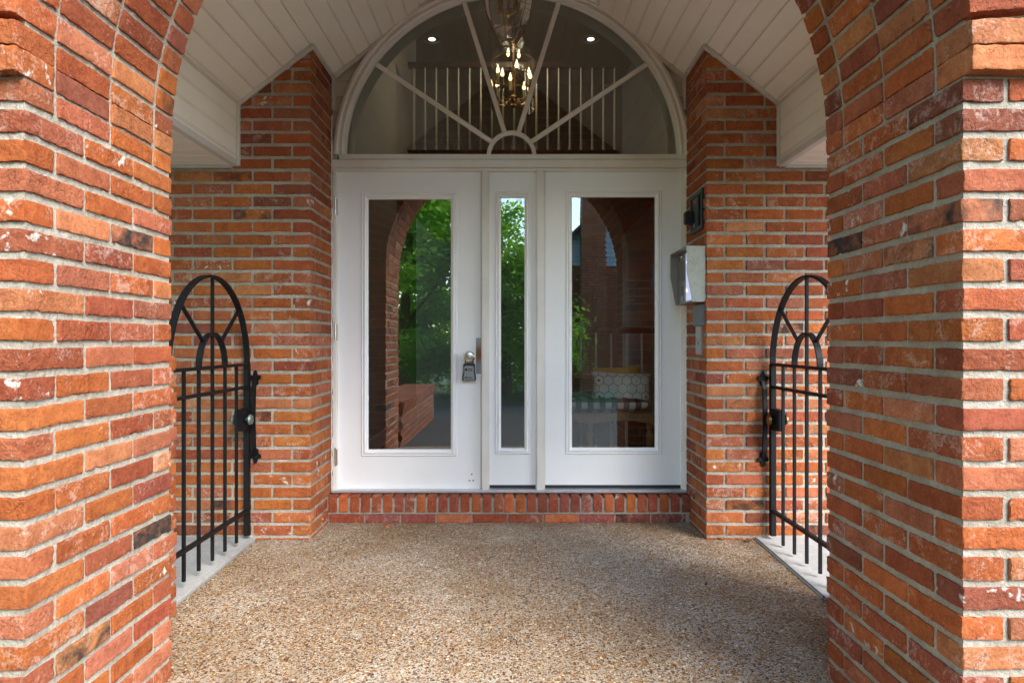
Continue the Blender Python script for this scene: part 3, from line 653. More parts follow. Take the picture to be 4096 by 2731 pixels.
MB().tube([(xm-.024,YL-.026,zt_-.006),(xm-.024,YL-.026,zt_+.024)]+[(xm+.024*math.cos(a),YL-.026,zt_+.026+.024*math.sin(a)) for a in [PI-PI*i/10 for i in range(11)]]+[(xm+.024,YL-.026,zt_-.006)], .0042, 8).build('shackle', M['plastic_black'], lb, smooth=True)
def lettering(name, txt, loc, size, mat, parent, rot=(PI/2, 0, 0), shear=0, ext=.0003):
    cu = bpy.data.curves.new(name, 'FONT'); cu.body = txt; cu.size = size; cu.shear = shear; cu.align_x = 'CENTER'; cu.extrude = ext; cu.offset = size*.012
    tmp = bpy.data.objects.new('tmp', cu); COL.objects.link(tmp); bpy.context.view_layer.update()
    me = bpy.data.meshes.new_from_object(tmp.evaluated_get(bpy.context.evaluated_depsgraph_get())); bpy.data.objects.remove(tmp)
    me.materials.clear(); me.materials.append(mat); return put(name, me, parent, loc, rot)
lettering('lettering', 'Master', (xm-.003, YL-.0502, zb_+.014), .0185, M['plastic_black'], fp, shear=.25)
lettering('lettering', 'Lock', (xm+.017, YL-.0502, zb_+.0085), .0075, M['plastic_black'], fp, shear=.2)
# ---------------------------------------------------------------- intercom and boxes on the side of the right wall (faces -X)
ic = thing('intercom_box', 'grey metal entry intercom with rust-specked hood and lit panel', 'intercom', (WR-.05, 3.82, 1.34))
iy0, iy1 = 3.628, 4.000; it, ib = pz(983,3.63), pz(1206,3.63); zk = it-.14; xo, xo2, xw = .990, 1.022, WR-.001
def side_poly(y): return [(xw,y,it),(xo,y,it),(xo,y,zk),(xo2,y,ib),(xw,y,ib)]
MB().prism(side_poly(iy0), (0, .004, 0)).build('hood_side', M['hood'], ic); MB().prism(side_poly(iy1-.004), (0, .004, 0)).build('hood_side', M['hood_in'], ic)
MB().box((xo,iy0+.0042,it-.004),(xw,iy1-.0042,it)).build('hood_top', M['hood_in'], ic); MB().box((xo2,iy0+.0042,ib),(xw,iy1-.0042,ib+.004)).build('hood_bottom', M['hood_in'], ic)
pxp = 1.035
fp2 = MB().box((pxp,iy0+.005,ib+.005),(xw,iy1-.005,it-.005)).build('face_panel', M['panel'], ic)
MB().box((pxp-.003,3.650,ib+.014),(pxp+.001,3.800,it-.02)).build('lit_directory', M['screen'], fp2)
for zz in (it-.075, ib+.075): MB().lathe((pxp-.003, 3.775, zz), [(.006,0),(.005,-.003)], 12, 'X').build('led', M['led'], fp2)
MB().box((pxp-.003,3.845,it-.175),(pxp+.001,3.900,it-.055)).build('display', M['lcd'], fp2)
MB().lathe((pxp, 3.885, it-.030), [(.010,0),(.010,-.006),(.006,-.010)], 14, 'X').build('camera_lens', M['steel'], fp2, smooth=True)
MB().lathe((pxp, 3.955, it-.150), [(.008,0),(.008,-.003)], 12, 'X').build('call_button', M['hood_in'], fp2)
for i in range(7): MB().box((pxp-.002,3.86,ib+.055+i*.008),(pxp+.001,3.91,ib+.0585+i*.008)).build('speaker_slot', M['plastic_black'], fp2)
MB().box((pxp-.0015,3.865,ib+.010),(pxp+.001,3.915,ib+.045)).build('sticker', plain('blue_sticker', (.25,.30,.42), .5), fp2)
MB().box((pxp-.002,3.953,it-.05),(pxp+.001,3.961,it-.028)).build('slot', M['plastic_black'], fp2)
jb = thing('junction_cover', 'grey plastic junction cover mounted under the intercom', 'junction box', (WR, 3.74, 1.2))
MB().box((WR-.016,3.645,pz(1302,3.68)),(WR+.01,3.835,pz(1217,3.68))).build('cover', M['grey_plastic'], jb, bevel=.004)
for yy in (3.66, 3.82):
    for zz in (pz(1294,3.68), pz(1226,3.68)): MB().lathe((WR-.0155, yy, zz), [(.005,0),(.004,-.003)], 10, 'X').build('screw', M['bolt'], jb)
cp = thing('cover_plate', 'narrow silver metal plate on the brick under the junction cover', 'metal plate', (WR, 3.74, 1.1))
MB().box((WR-.010,3.685,pz(1418,3.7)),(WR+.006,3.795,pz(1304,3.7))).build('plate', M['galv'], cp, bevel=.002)
zz = pz(1365,3.7); MB().box((WR-.0115,3.733,zz-.020),(WR-.009,3.743,zz+.0)).build('slot', M['plastic_black'], cp)
for yy in (3.705, 3.775): MB().lathe((WR-.0105, yy, zz+.01), [(.0035,0),(.003,-.002)], 8, 'X').build('screw', M['plastic_black'], cp)
kb = thing('alarm_box', 'black wall box with lever set in the brick above the intercom', 'wall box', (WR, 3.79, 1.75))
z1_, z0_ = pz(752,3.68), pz(915,3.68)
MB().add([], []).rectframe(3.665, 3.915, z0_, z1_, [(0,0),(0,.012),(.028,.012),(.034,.0)]).v
def onwall(mb): 
    mb.v = [(WR-y, x, z) for x, y, z in mb.v]; return mb
onwall(MB().rectframe(3.665, 3.915, z0_, z1_, [(0,-.01),(0,.010),(.022,.012),(.030,.004),(.030,-.01)])).build('rim', M['plastic_black'], kb)
onwall(MB().box((3.69,-.01,z0_+.025),(3.89,.003,z1_-.025))).build('back', M['rubber'], kb)
onwall(MB().box((3.72,.003,z0_+.03),(3.80,.016,z1_-.035))).build('panel', M['grey_plastic'] if False else M['plastic_black'], kb, bevel=.003)
onwall(MB().box((3.845,.003,z0_+.06),(3.895,.055,z0_+.135))).build('lever', M['plastic_black'], kb, bevel=.004)
onwall(MB().box((3.765,.012,z1_-.065),(3.815,.018,z1_-.045))).build('red_tab', plain('red_plastic', (.35,.05,.03), .5), kb)
onwall(MB().box((3.80,.003,z0_+.035),(3.84,.012,z0_+.055))).build('tab', M['galv'], kb)
# ---------------------------------------------------------------- iron gates
def gate(gx, s, label):                                  # s: +1 porch lies towards +X
    ya_, yb2 = 2.755, 3.585; yc = (ya_+yb2)/2; hwid = (yb2-ya_)/2; zsp = .992; zap = 1.4415
    t = thing('iron_gate', label, 'gate', (gx, yc, .03), 'wrought iron side gates')
    for y in (ya_, yb2): MB().box((gx-.015,y-.015,.034),(gx+.015,y+.015,zsp)).build('post', M['iron'], t, bevel=.002)
    pts = [(gx, yc-hwid*math.cos(PI*i/32), zsp+(zap-zsp)*math.sin(PI*i/32)) for i in range(33)]
    MB().tube(pts, .01, sq=(.030,.012,(1,0,0)) if False else (.012,.030,(1,0,0))).build('arch_bar', M['iron'], t)
    pit_ = 2*hwid/6
    for i in range(1, 6):
        y = ya_+pit_*i; top = zsp if i != 3 else zap
        MB().box((gx-.0068,y-.0068,.036 if s > 0 else .022),(gx+.0068,y+.0068,top)).build('bar', M['iron'], t)
    for z, hh in ((zsp, .016), (.866, .016), (.174, .018)): MB().box((gx-.012,ya_+.014,z-hh/2),(gx+.012,yb2-.014,z+hh/2)).build('rail', M['iron'], t, bevel=.0015)
    pts = [(gx, yc-pit_*math.cos(PI*i/20), zsp+.168*math.sin(PI*i/20)) for i in range(21)]
    MB().tube(pts, .01, sq=(.010,.028,(1,0,0))).build('hub_arch', M['iron'], t)
    for q in (-1, 1):
        a = math.radians(48); p0 = (gx, yc+q*pit_*math.cos(a), zsp+.168*math.sin(a)); p1 = (gx, yc+q*hwid*math.cos(math.radians(42)), zsp+(zap-zsp)*math.sin(math.radians(42)))
        MB().tube([p0, p1], .01, sq=(.010,.016,(1,0,0))).build('spoke', M['iron'], t)
    for z in (.30, .80): MB().box((gx-.010,2.60,z-.012),(gx+.010,ya_-.012,z+.012)).build('hinge', M['iron'], t, bevel=.002)
    MB().box((gx-.006,yb2+.012,.68),(gx+.006,YW+.006,.70)).build('latch_bolt', M['bolt'], t)
    lk = MB().box((gx-.022,yb2-.115,.632),(gx+.022,yb2-.014,.748)).build('lock_case', M['iron'], t, bevel=.003)
    MB().lathe((gx, yb2-.062, .690), [(.012,-.055),(.026,-.052),(.030,-.042),(.022,-.032),(.010,-.028),(.010,.028),(.022,.032),(.030,.042),(.026,.052),(.012,.055)], 18, 'X').build('knob', M['verdigris'] if s > 0 else M['old_brass'], lk, smooth=True)
    return t
gate(GXL, 1, 'black arched iron gate beside the lit archway pier, green-grey knob')
gate(GXR, -1, 'black arched iron gate beside the shaded archway pier, by the intercom wall')
def strap(x, z0, z1, s, label):
    y = YW+.003; t = thing('iron_pull', label, 'iron strap', (x, y, z0), 'wrought iron pulls on the porch walls')
    zm = [z0+.055, z0+.10, (z0+z1)/2, z1-.10, z1-.055]
    MB().tube([(x,y-.012,zm[0]),(x,y-.030,zm[1]),(x,y-.040,zm[2]),(x,y-.030,zm[3]),(x,y-.012,zm[4])], .01, sq=(.026,.014,(0,1,0))).build('grip', M['iron'], t, bevel=.003)
    for z, d in ((z0, 1), (z1, -1)):
        pr = [(-.016,.085),(-.018,.06),(-.030,.052),(-.034,.036),(-.022,.030),(-.014,.034),(-.010,.012),(0,0),(.010,.012),(.014,.034),(.022,.030),(.034,.036),(.030,.052),(.018,.06),(.016,.085)]
        e = MB().prism([(x+a, y-.012, z+d*b_) for a, b_ in pr], (0, .012, 0)).build('end_plate', M['iron'], t, bevel=.002)
        MB().lathe((x, y-.012, z+d*.045), [(.006,0),(.005,-.004)], 8, 'Y').build('rivet', M['iron'], e)
strap(px(1020,3.61), pz(1855,3.61), pz(1478,3.61), -1, 'black iron pull with leaf-shaped ends on the wall by the knob-side gate')
strap(px(3053,3.61), pz(1868,3.61), pz(1482,3.61), 1, 'black iron pull with leaf-shaped ends on the intercom-side wall')
# ---------------------------------------------------------------- hanging lantern in the porch
def lantern():
    lx, ly = px(2032,3.2), 3.2; t = thing('hanging_lantern', 'glass and brass hanging lantern in front of the fanlight', 'lantern', (lx, ly, 2.6))
    lev = [(.040,2.6075),(.080,2.664),(.112,2.745),(.128,2.826),(.138,2.92),(.140,2.99),(.075,3.075)]; n = 6; ph = .30
    def pt(i, k): r, z = lev[i]; a = 2*PI*k/n+ph; return Vector((lx+r*math.cos(a), ly+r*math.sin(a), z))
    for k in range(n):
        m_ = MB(); v = []
        for i in range(1, len(lev)): v += [pt(i,k), pt(i,k+1)]
        m_.add(v, [(2*i,2*i+1,2*i+3,2*i+2) for i in range(len(lev)-2)]); p = m_.build('glass_panel', M['lantern_glass'], t)
        MB().add([pt(0,k),pt(0,k+1),pt(1,k+1),pt(1,k)], [(0,1,2,3)]).build('glass_panel', M['lantern_glass'], t)
        MB().tube([pt(i,k) for i in range(len(lev))], .0032, 6).build('rib', M['old_brass'], t, smooth=True)
    for i in (0, 1, 5, 6): MB().tube([pt(i,k) for k in range(n+1)], .003, 6).build('band', M['old_brass'], t)
    MB().add([pt(0,k) for k in range(n)], [tuple(range(n))]).build('glass_panel', M['lantern_glass'], t)
    MB().lathe((lx,ly,3.07), [(.078,0),(.07,.012),(.03,.05),(.012,.07),(.012,.09)], 18).build('cap', M['brass'], t, smooth=True)
    for k in range(2):
        a = PI*k+2.7; cx, cy = lx+.045*math.cos(a), ly+.045*math.sin(a)
        MB().lathe((cx,cy,2.76), [(.008,0),(.018,.004),(.018,.01),(.011,.016),(.011,.10),(.013,.102),(.013,.112)], 12).build('candle', M['old_brass'], t, smooth=True)
        MB().lathe((cx,cy,2.872), [(.006,0),(.015,.015),(.011,.04),(.002,.062)], 10).build('bulb', M['candle'], t, smooth=True)
        MB().tube([(cx,cy,2.762),((cx+lx)/2,(cy+ly)/2,2.745),(lx,ly,2.765)], .004, 6).build('arm', M['brass'], t)
    MB().lathe((lx,ly,2.735), [(.004,0),(.012,.01),(.006,.03),(.006,.34)], 10).build('stem', M['brass'], t, smooth=True)
    pts = [(lx,ly,3.15+.02*i) for i in range(25)]; ch = MB()
    for i in range(17):
        z = 3.155+.030*i; R = [(lx+(.009*math.cos(q) if i % 2 else 0), ly+(0 if i % 2 else .009*math.cos(q)), z+.02*math.sin(q)) for q in [2*PI*j/10 for j in range(11)]]
        ch.tube(R, .0022, 5, cap=False)
    ch.build('chain', M['brass'], t); MB().lathe((lx,ly,3.63), [(.05,.05),(.055,.01),(.02,0)], 16).build('canopy', M['brass'], t, smooth=True)
lantern()
# ---------------------------------------------------------------- foyer behind the doors
FLZ = .165
def st_box(name, a, b_, m): return struct(box(name, a, b_, M[m]))
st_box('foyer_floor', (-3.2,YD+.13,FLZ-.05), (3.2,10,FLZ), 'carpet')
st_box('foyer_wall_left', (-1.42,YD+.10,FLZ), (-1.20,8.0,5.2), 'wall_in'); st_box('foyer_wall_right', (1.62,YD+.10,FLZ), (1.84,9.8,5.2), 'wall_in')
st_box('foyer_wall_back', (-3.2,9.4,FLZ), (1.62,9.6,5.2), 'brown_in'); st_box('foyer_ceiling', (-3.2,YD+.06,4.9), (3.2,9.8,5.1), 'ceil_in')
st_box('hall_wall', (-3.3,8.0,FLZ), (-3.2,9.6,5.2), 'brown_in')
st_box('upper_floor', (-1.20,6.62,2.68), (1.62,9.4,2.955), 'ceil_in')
m_ = MB(); y_ = YD+.062    # inside face of the front wall around the doors
m_.box((-3.3,y_,-.2),(WL+.0,y_+.1,5.2)); m_.box((WR-.0,y_,-.2),(3.3,y_+.1,5.2)); m_.box((WL,y_+.01,3.42),(WR,y_+.1,5.2))
struct(m_.build('front_wall_core', M['wall_in']))
bb = MB(); bb.box((-1.2,YD+.17,FLZ),(-1.185,8.0,FLZ+.13)); tag(bb.build('baseboard', M['white_in']), 'pale baseboard along the grey foyer wall behind the glass', 'baseboard')
def balustrade(label, y, x0, x1, zf, zr, pitch, mat_r, xs=None):
    t = thing('balustrade', label, 'balustrade', ((x0+x1)/2, y, zf))
    MB().box((x0,y-.03,zr-.055),(x1,y+.03,zr)).build('handrail', M[mat_r], t, bevel=.006); MB().box((x0,y-.04,zf),(x1,y+.04,zf+.02)).build('base_rail', M['dark_wood'], t)
    x = x0+.06
    while x < x1-.02:
        hh = zr-.05-zf-.02
        MB().lathe((x, y, zf+.02), [(.014,0),(.014,.05),(.009,.06),(.015,.075),(.009,.09),(.015,.11),(.009,.13),(.012,.2),(.0075,hh)], 8).build('baluster', M['white_in'], t, smooth=True); x += pitch
    return t
yb3 = 6.6
balustrade('white spindle balcony railing with dark handrail behind the fanlight', yb3, px(1632,yb3), px(2478,yb3), pz(612,yb3), pz(252,yb3), 44.6/F*yb3, 'dark_wood')
balustrade('white spindle railing with dark handrail behind the cushioned settee', 5.02, .24, 1.61, FLZ, pz(1304,5.02), .1195, 'dark_wood')
for x in (1728, 2363):
    q = P(x, 157, 9.0*(4.9-H)/((1365-157)/F*9.0)); yy = (4.9-H)*F/(1365-157); xx = px(x, yy)
    t = thing('recessed_light', 'round lit recessed ceiling light in the upper hall', 'ceiling light', (xx, yy, 4.9), 'recessed hall lights')
    MB().lathe((xx,yy,4.893), [(.105,0),(.105,.007),(.08,.007)], 24, cap=False).build('trim', M['white_in'], t); MB().lathe((xx,yy,4.895), [(.042,0),(.042,.004)], 20).build('lamp', M['downlight'], t)
def chandelier():
    cx, cy = .014, 6.15; k = cy/F; t = thing('chandelier', 'lit brass chandelier with candle bulbs and clear glass panels in the foyer', 'chandelier', (cx, cy, pz(430,cy)))
    zt1, zb1 = pz(235,cy), pz(425,cy); R = .205; zr = pz(368,cy)
    MB().lathe((cx,cy,zb1-.02), [(.01,0),(.03,.02),(.014,.05),(.04,.08),(.045,.10),(.012,.13),(.012,.30),(.02,.33),(.008,.36),(.008,.62),(.05,.64),(.02,.66)], 16).build('column', M['old_brass'], t, smooth=True)
    for z, r in ((zr, R*.92), (pz(247,cy), R*.95), (pz(313,cy), R*.9)): MB().tube([(cx+r*math.cos(2*PI*i/32), cy+r*math.sin(2*PI*i/32), z) for i in range(33)],   .0045, 6, cap=False).build('ring', M['old_brass'], t, smooth=True)
    for i in range(8):
        a = 2*PI*i/8+.2; d = Vector((math.cos(a), math.sin(a), 0)); c = Vector((cx, cy, 0)); up = i % 2; r = R*(.92 if up else .74); zc = zr+(.0 if up else .085)
        MB().tube([c+d*.03+Vector((0,0,zb1+.07)), c+d*r*.5+Vector((0,0,zb1+.02)), c+d*r*.9+Vector((0,0,zb1+.05)), c+d*r+Vector((0,0,zc-.02))],   .0045, 6).build('arm', M['old_brass'], t, smooth=True)
        p = c+d*r; cn = MB().lathe((p.x,p.y,zc-.02), [(.022,0),(.024,.008),(.013,.012),(.013,.10)], 10).build('candle', M['candle'], t, smooth=True)
        MB().lathe((p.x,p.y,zc+.08), [(.008,0),(.019,.022),(.012,.05),(.002,.085)], 10).build('bulb', M['bulb'], cn, smooth=True)
        g0 = a+PI/8; q = Vector((math.cos(g0), math.sin(g0), 0)); tq = Vector((-q.y, q.x, 0)); pc_ = c+q*R; ww = .066; v = []
        for j in range(9): v.append(pc_+tq*ww*math.cos(PI*j/8)+Vector((0,0,zt1+.035*math.sin(PI*j/8))))
        for j in range(9): v.append(pc_-tq*ww*math.cos(PI*j/8)+Vector((0,0,zb1-.035*math.sin(PI*j/8))))
        MB().add(v, [tuple(range(len(v)))]).build('glass_panel', M['clear_glass'], t)
    for i in range(2):
        a = PI*i+.35; x, y = cx+.055*math.cos(a), cy+.05*math.sin(a); MB().lathe((x,y,zt1+.015), [(.008,0),(.017,.022),(.011,.05),(.002,.08)], 10).build('bulb', M['bulb'], t, smooth=True)
    MB().tube([(cx,cy,zt1+.08),(cx,cy,4.9)], .006, 6).build('chain', M['brass'], t)
    l = bpy.data.lights.new('chandelier_light', 'POINT'); l.energy = 3; l.color = (1, .80, .55); l.shadow_soft_size = .1; lo = bpy.data.objects.new('chandelier_light', l); COL.objects.link(lo); lo.parent = t; lo.location = Vector((cx, cy, zt1+.16))-wloc(t)
chandelier()
# settee with cushions
se = thing('settee', 'carved wooden settee behind the glass of the knobless door', 'settee', (.58, 4.85, FLZ)); sy0, sy1 = 4.62, 5.00; sz = pz(1652,4.62)
pts = [(.12, sz-.065)]+[(.12+.91*i/30, sz-.062-.016*math.cos(2*PI*i/15)) for i in range(31)]+[(1.03, sz-.065)]
MB().prism([(x, sy0, z) for x, z in pts]+[(1.03,sy0,sz),(.12,sy0,sz)], (0, .03, 0)).build('seat_rail', M['oak'], se, bevel=.003)
MB().box((.12,sy0+.03,sz-.06),(1.03,sy1,sz-.005)).build('seat', M['oak'], se)
for x in (.15, px(2361,4.63), 1.0):
    MB().lathe((x, sy0+.035, FLZ), [(.014,0),(.018,.02),(.014,.05),(.022,.20),(.026,.28),(.016,.31),(.025,.33),(.025,sz-FLZ-.06)], 12).build('leg', M['oak'], se, smooth=True)
for x in (.15, 1.0): MB().lathe((x, sy1-.03, FLZ), [(.018,0),(.018,.62),(.010,.65),(.018,.68),(.006,.71)], 10).build('back_post', M['dark_wood'], se, smooth=True)
MB().tube([(.15+.85*i/16, sy1-.03, sz+.17+.085*math.sin(PI*i/16)) for i in range(17)], .02, 8).build('top_rail', M['oak'], se, smooth=True)
for z in (.06, .13): MB().tube([(.15,sy1-.03,sz+z-.02),(1.0,sy1-.03,sz+z-.02)], .014, 8).build('back_slat', M['oak'], se, smooth=True)
MB().tube([(.15,sy0+.035,.30),(1.0,sy0+.035,.30)], .010, 8).build('stretcher', M['dark_wood'], se, smooth=True)
def cushion(name, label, mat, c, w, h, th, tilt=0.0, roll=0.0):
    n = 18; v = []; f = []
    for sgn in (1, -1):
        for i in range(n+1):
            for j in range(n+1):
                u, q = -1+2*i/n, -1+2*j/n; k = (1-abs(u)**3)*(1-abs(q)**3); pin = 1-.10*(1-abs(q)**2)*(abs(u)**4); pin2 = 1-.10*(1-abs(u)**2)*(abs(q)**4)
                v.append(Vector((u*w/2*pin, -sgn*th/2*max(0, k)**.5, q*h/2*pin2)))
    m2 = (n+1)*(n+1)
    for b0 in (0, m2):
        for i in range(n):
            for j in range(n): a = b0+i*(n+1)+j; f.append((a, a+n+1, a+n+2, a+1) if b0 == 0 else (a, a+1, a+n+2, a+n+1))
    R = Matrix.Rotation(tilt, 3, 'X') @ Matrix.Rotation(roll, 3, 'Y')
    me = bpy.data.meshes.new(name); me.from_pydata([R @ p for p in v], [], f); bm = bmesh.new(); bm.from_mesh(me); bmesh.ops.remove_doubles(bm, verts=bm.verts, dist=.0005); bm.to_mesh(me); bm.free()
    me.polygons.foreach_set('use_smooth', [True]*len(me.polygons)); me.materials.append(mat); o = put(name, me, None, c); return tag(o, label, 'cushion')
def honey():
    m, t, b = nodes('honeycomb_fabric'); tc = N(t, 'TexCoord'); sp = N(t, 'SeparateXYZ'); t.links.new(tc.outputs['Object'], sp.inputs[0]); K = 14.5
    x = math_(t, 'MULTIPLY_ADD', sp.outputs[0], K, 50); y = math_(t, 'MULTIPLY_ADD', sp.outputs[2], K, 50*1.732)
    def cell(ox, oy):
        cx = math_(t, 'SUBTRACT', math_(t, 'MODULO', math_(t, 'ADD', x, ox), 1.0), .5); cy = math_(t, 'SUBTRACT', math_(t, 'MODULO', math_(t, 'ADD', y, oy), 1.732), .866)
        d = math_(t, 'ADD', math_(t, 'MULTIPLY', cx, cx), math_(t, 'MULTIPLY', cy, cy)); ax, ay = math_(t, 'ABSOLUTE', cx), math_(t, 'ABSOLUTE', cy)
        return d, math_(t, 'MAXIMUM', math_(t, 'MULTIPLY_ADD', ay, .866, math_(t, 'MULTIPLY', ax, .5)), ax)
    d1, e1 = cell(0, 0); d2, e2 = cell(.5, .866); e = math_(t, 'MINIMUM', e1, e2); d = math_(t, 'MINIMUM', d1, d2)
    c = mixc(t, ramp(t, e, [(.455, 0), (.47, 1)]), (.80,.80,.74), (.26,.21,.13))
    bee = math_(t, 'MULTIPLY', math_(t, 'LESS_THAN', d1, .018), math_(t, 'GREATER_THAN', noise_(t, tc.outputs['Object'], 13, 0), .60)); c = mixc(t, bee, c, (.04,.03,.02))
    t.links.new(c, b.inputs['Base Color']); b.inputs['Roughness'].default_value = .9; return m
def gingham():
    m, t, b = nodes('gingham_fabric'); tc = N(t, 'TexCoord'); sp = N(t, 'SeparateXYZ'); t.links.new(tc.outputs['Object'], sp.inputs[0])
    def sq(o): return math_(t, 'GREATER_THAN', math_(t, 'FRACT', math_(t, 'MULTIPLY', o, 11.5)), .5)
    s_ = math_(t, 'MULTIPLY', math_(t, 'ADD', sq(sp.outputs[0]), sq(math_(t, 'ADD', sp.outputs[2], math_(t, 'MULTIPLY', sp.outputs[1], .5)))), .5)
    t.links.new(ramp(t, s_, [(0, (.78,.76,.64)), (.34, (.10,.10,.11)), (.8, (.012,.012,.014))], 'CONSTANT'), b.inputs['Base Color']); b.inputs['Roughness'].default_value = .95; return m
cushion('seat_cushion', 'black and white gingham cushion lying on the settee', gingham(), (.68, 4.80, sz+.045), .72, .34, .11, PI/2-.12)
cushion('pillow', 'off-white pillow printed with honeycomb and bees on the settee', honey(), (px(2487,4.78), 4.80, pz(1552,4.78)), .47, .25, .12, -.25, .05)
cushion('pillow', 'mustard yellow pillow behind the honeycomb pillow', plain('mustard_fabric', (.65,.36,.06), .9, 0, .1, 60), (px(2470,4.9), 4.905, pz(1530,4.9)), .38, .26, .10, -.2, -.04)
# ---------------------------------------------------------------- what stands across the drive (seen in the glass), plus one unseen shading tree
def tree(name, label, base, hgt, crown, n, seed, leafsz, mat='leaf'):
    rg = random.Random(seed); bx, by, bz = base; t = thing(name, label, 'tree', base, 'trees across the drive'); ends = []
    tr = MB(); lean = rg.uniform(-.3,.3); tr.tube([(bx,by,bz-.1),(bx+.1*lean,by,bz+hgt*.25),(bx+lean*.5,by+.1,bz+hgt*.55),(bx+lean,by,bz+hgt*.85)], [.17,.12,.085,.03], 9)
    for i in range(11):
        a = rg.uniform(0, 2*PI); z0 = bz+hgt*rg.uniform(.25,.7); r = crown[0]*rg.uniform(.55,.95); p0 = Vector((bx+lean*.4, by, z0)); p2 = p0+Vector((r*math.cos(a), r*math.sin(a), hgt*rg.uniform(.02,.25)))
        tr.tube([p0, (p0+p2)/2+Vector((0,0,.12)), p2], [.05,.03,.01], 6); ends += [p2, (p0+p2)/2]
    tr.build('trunk', M['bark'], t, smooth=True)
    cl = []
    for i in range(90):
        while True:
            q = Vector((rg.uniform(-1,1), rg.uniform(-1,1), rg.uniform(-1,1)))
            if .25 < q.length < 1: break
        cl.append((Vector((bx+q.x*crown[0], by+q.y*crown[0], bz+crown[2]+q.z*crown[1])), rg.uniform(.25,.55)))
    cl += [(e, .4) for e in ends]; lv = MB()
    for i in range(n):
        c, r = rg.choice(cl); d = Vector((rg.gauss(0,1), rg.gauss(0,1), rg.gauss(0,.7)))*r*.55; p = c+d
        a, b_ = rg.uniform(0, 2*PI), rg.uniform(-.7,.5); u = Vector((math.cos(a)*math.cos(b_), math.sin(a)*math.cos(b_), math.sin(b_)-.3)).normalized(); w_ = u.cross(Vector((rg.gauss(0,1), rg.gauss(0,1), 1))).normalized(); s_ = leafsz*rg.uniform(.6,1.3)
        lv.add([p, p+u*s_*.5+w_*s_*.24, p+u*s_, p+u*s_*.5-w_*s_*.24], [(0,1,2,3)])
    me = bpy.data.meshes.new('crown'); off = Vector(base); me.from_pydata([Vector(q)-off for q in lv.v], [], lv.f); me.materials.append(M[mat]); o = bpy.data.objects.new('crown', me); COL.objects.link(o); o.parent = t; o['kind'] = 'stuff'
tree('leafy_tree', 'broad green tree across the drive, mirrored in the knob door', (-2.5,-6.6,-.22), 6.5, (2.1,2.7,3.5), 30000, 2, .15)
tree('leafy_tree', 'smaller green tree across the drive, mirrored in the sidelight', (-.15,-7.6,-.22), 4.9, (1.35,2.0,2.7), 17000, 4, .14)
tree('leafy_tree', 'tall unseen tree added beside the walk to block sky on the planter side', (-4.9,-.6,-.22), 6.5, (2.3,2.6,3.4), 15000, 6, .18)  # added out of view to keep sky light off the opposite pier's inner face
tree('leafy_tree', 'wide green tree filling the gap behind the drive', (-3.6,-10.5,-.22), 7.0, (2.6,3.0,3.6), 18000, 16, .18)
tree('leafy_shrub', 'dense green shrub under the trees across the drive', (-2.9,-7.9,-.22), 2.3, (1.5,.9,1.0), 9000, 17, .13)
tree('leafy_shrub', 'rounded green shrub beneath the smaller tree', (-.6,-8.6,-.22), 2.2, (1.5,.9,1.0), 9000, 18, .13)
tree('leafy_shrub', 'small green shrub before the brick house, mirrored in the knobless door', (1.02,-6.2,-.22), 2.2, (.45,.7,1.5), 2500, 8, .11)
# low brick wall along the walk beside the camera
pl = thing('brick_planter', 'low brick planter wall beside the walk, mirrored in the knob door', 'planter', (-1.5,-.4,-.15)); mb = MB(); rr = random.Random(9)
for k_ in range(42): y = -2.0+k_*.0715; mb.box((-1.70+rr.uniform(-.003,.003),y,.345),(-1.22+rr.uniform(-.003,.003),y+.058,.447+rr.uniform(-.003,.003)))
for i in range(7):
    for k_ in range(13):
        y = -2.0+.107+k_*.2255+(.11 if i % 2 else 0); z = -.15+.036+i*.0705
        mb.box((-1.68,y-L/2,z-HB/2),(-1.24,y+L/2,z+HB/2))
o = mb.build('brick_courses', M['brick_far'], pl); o['kind'] = 'stuff'; box('mortar', (-1.675,-1.99,-.3), (-1.247,.9,.435), M['mortar'], pl)
# brick house behind
hs = thing('brick_house', 'brick house with pale blue gable siding and chimney across the drive', 'house', (4.6,-11,-.2))
mb = MB(); rr = random.Random(12)
for i in range(48):
    z = -.15+i*.0714
    for k_ in range(32): loose_box(mb, (.92+.107+k_*.2255-(.11 if i % 2 else 0)+.11,-9.96,z), L, .1, HB, rr)
o = mb.build('brick_courses', M['brick_far'], hs); o['kind'] = 'stuff'; box('wall', (.9,-15,-.3), (8.3,-9.95,3.3), M['mortar'], hs)
for i in range(26):
    z = 3.25+i*.13; hw_ = 3.75-(z-3.25)/.95
    if hw_ > .1: MB().prism([(4.6-hw_,-9.92,z),(4.6+hw_,-9.92,z),(4.6+hw_-.15,-9.95,z+.128),(4.6-hw_+.15,-9.95,z+.128)], (0,-.05,0)).build('siding_board', M['blue_siding'], hs)
for s in (-1, 1): MB().prism([(4.6,-9.6,6.80),(4.6+s*4.1,-9.6,2.92),(4.6+s*4.1,-9.6,3.04),(4.6,-9.6,6.94)], (0,-6,0)).build('roof_slope', M['shingle'], hs)
mb = MB()
for i in range(90):
    z = -.15+i*.0714
    for k_ in range(3): loose_box(mb, (1.93+.107+k_*.2255-(.03 if i % 2 else 0),-9.42,z), L, .1, HB, rr)
ch = mb.build('chimney', M['brick_far'], hs); ch['kind'] = 'stuff'; box('chimney_core', (1.92,-9.95,-.3), (2.57,-9.39,6.2), M['mortar'], hs)
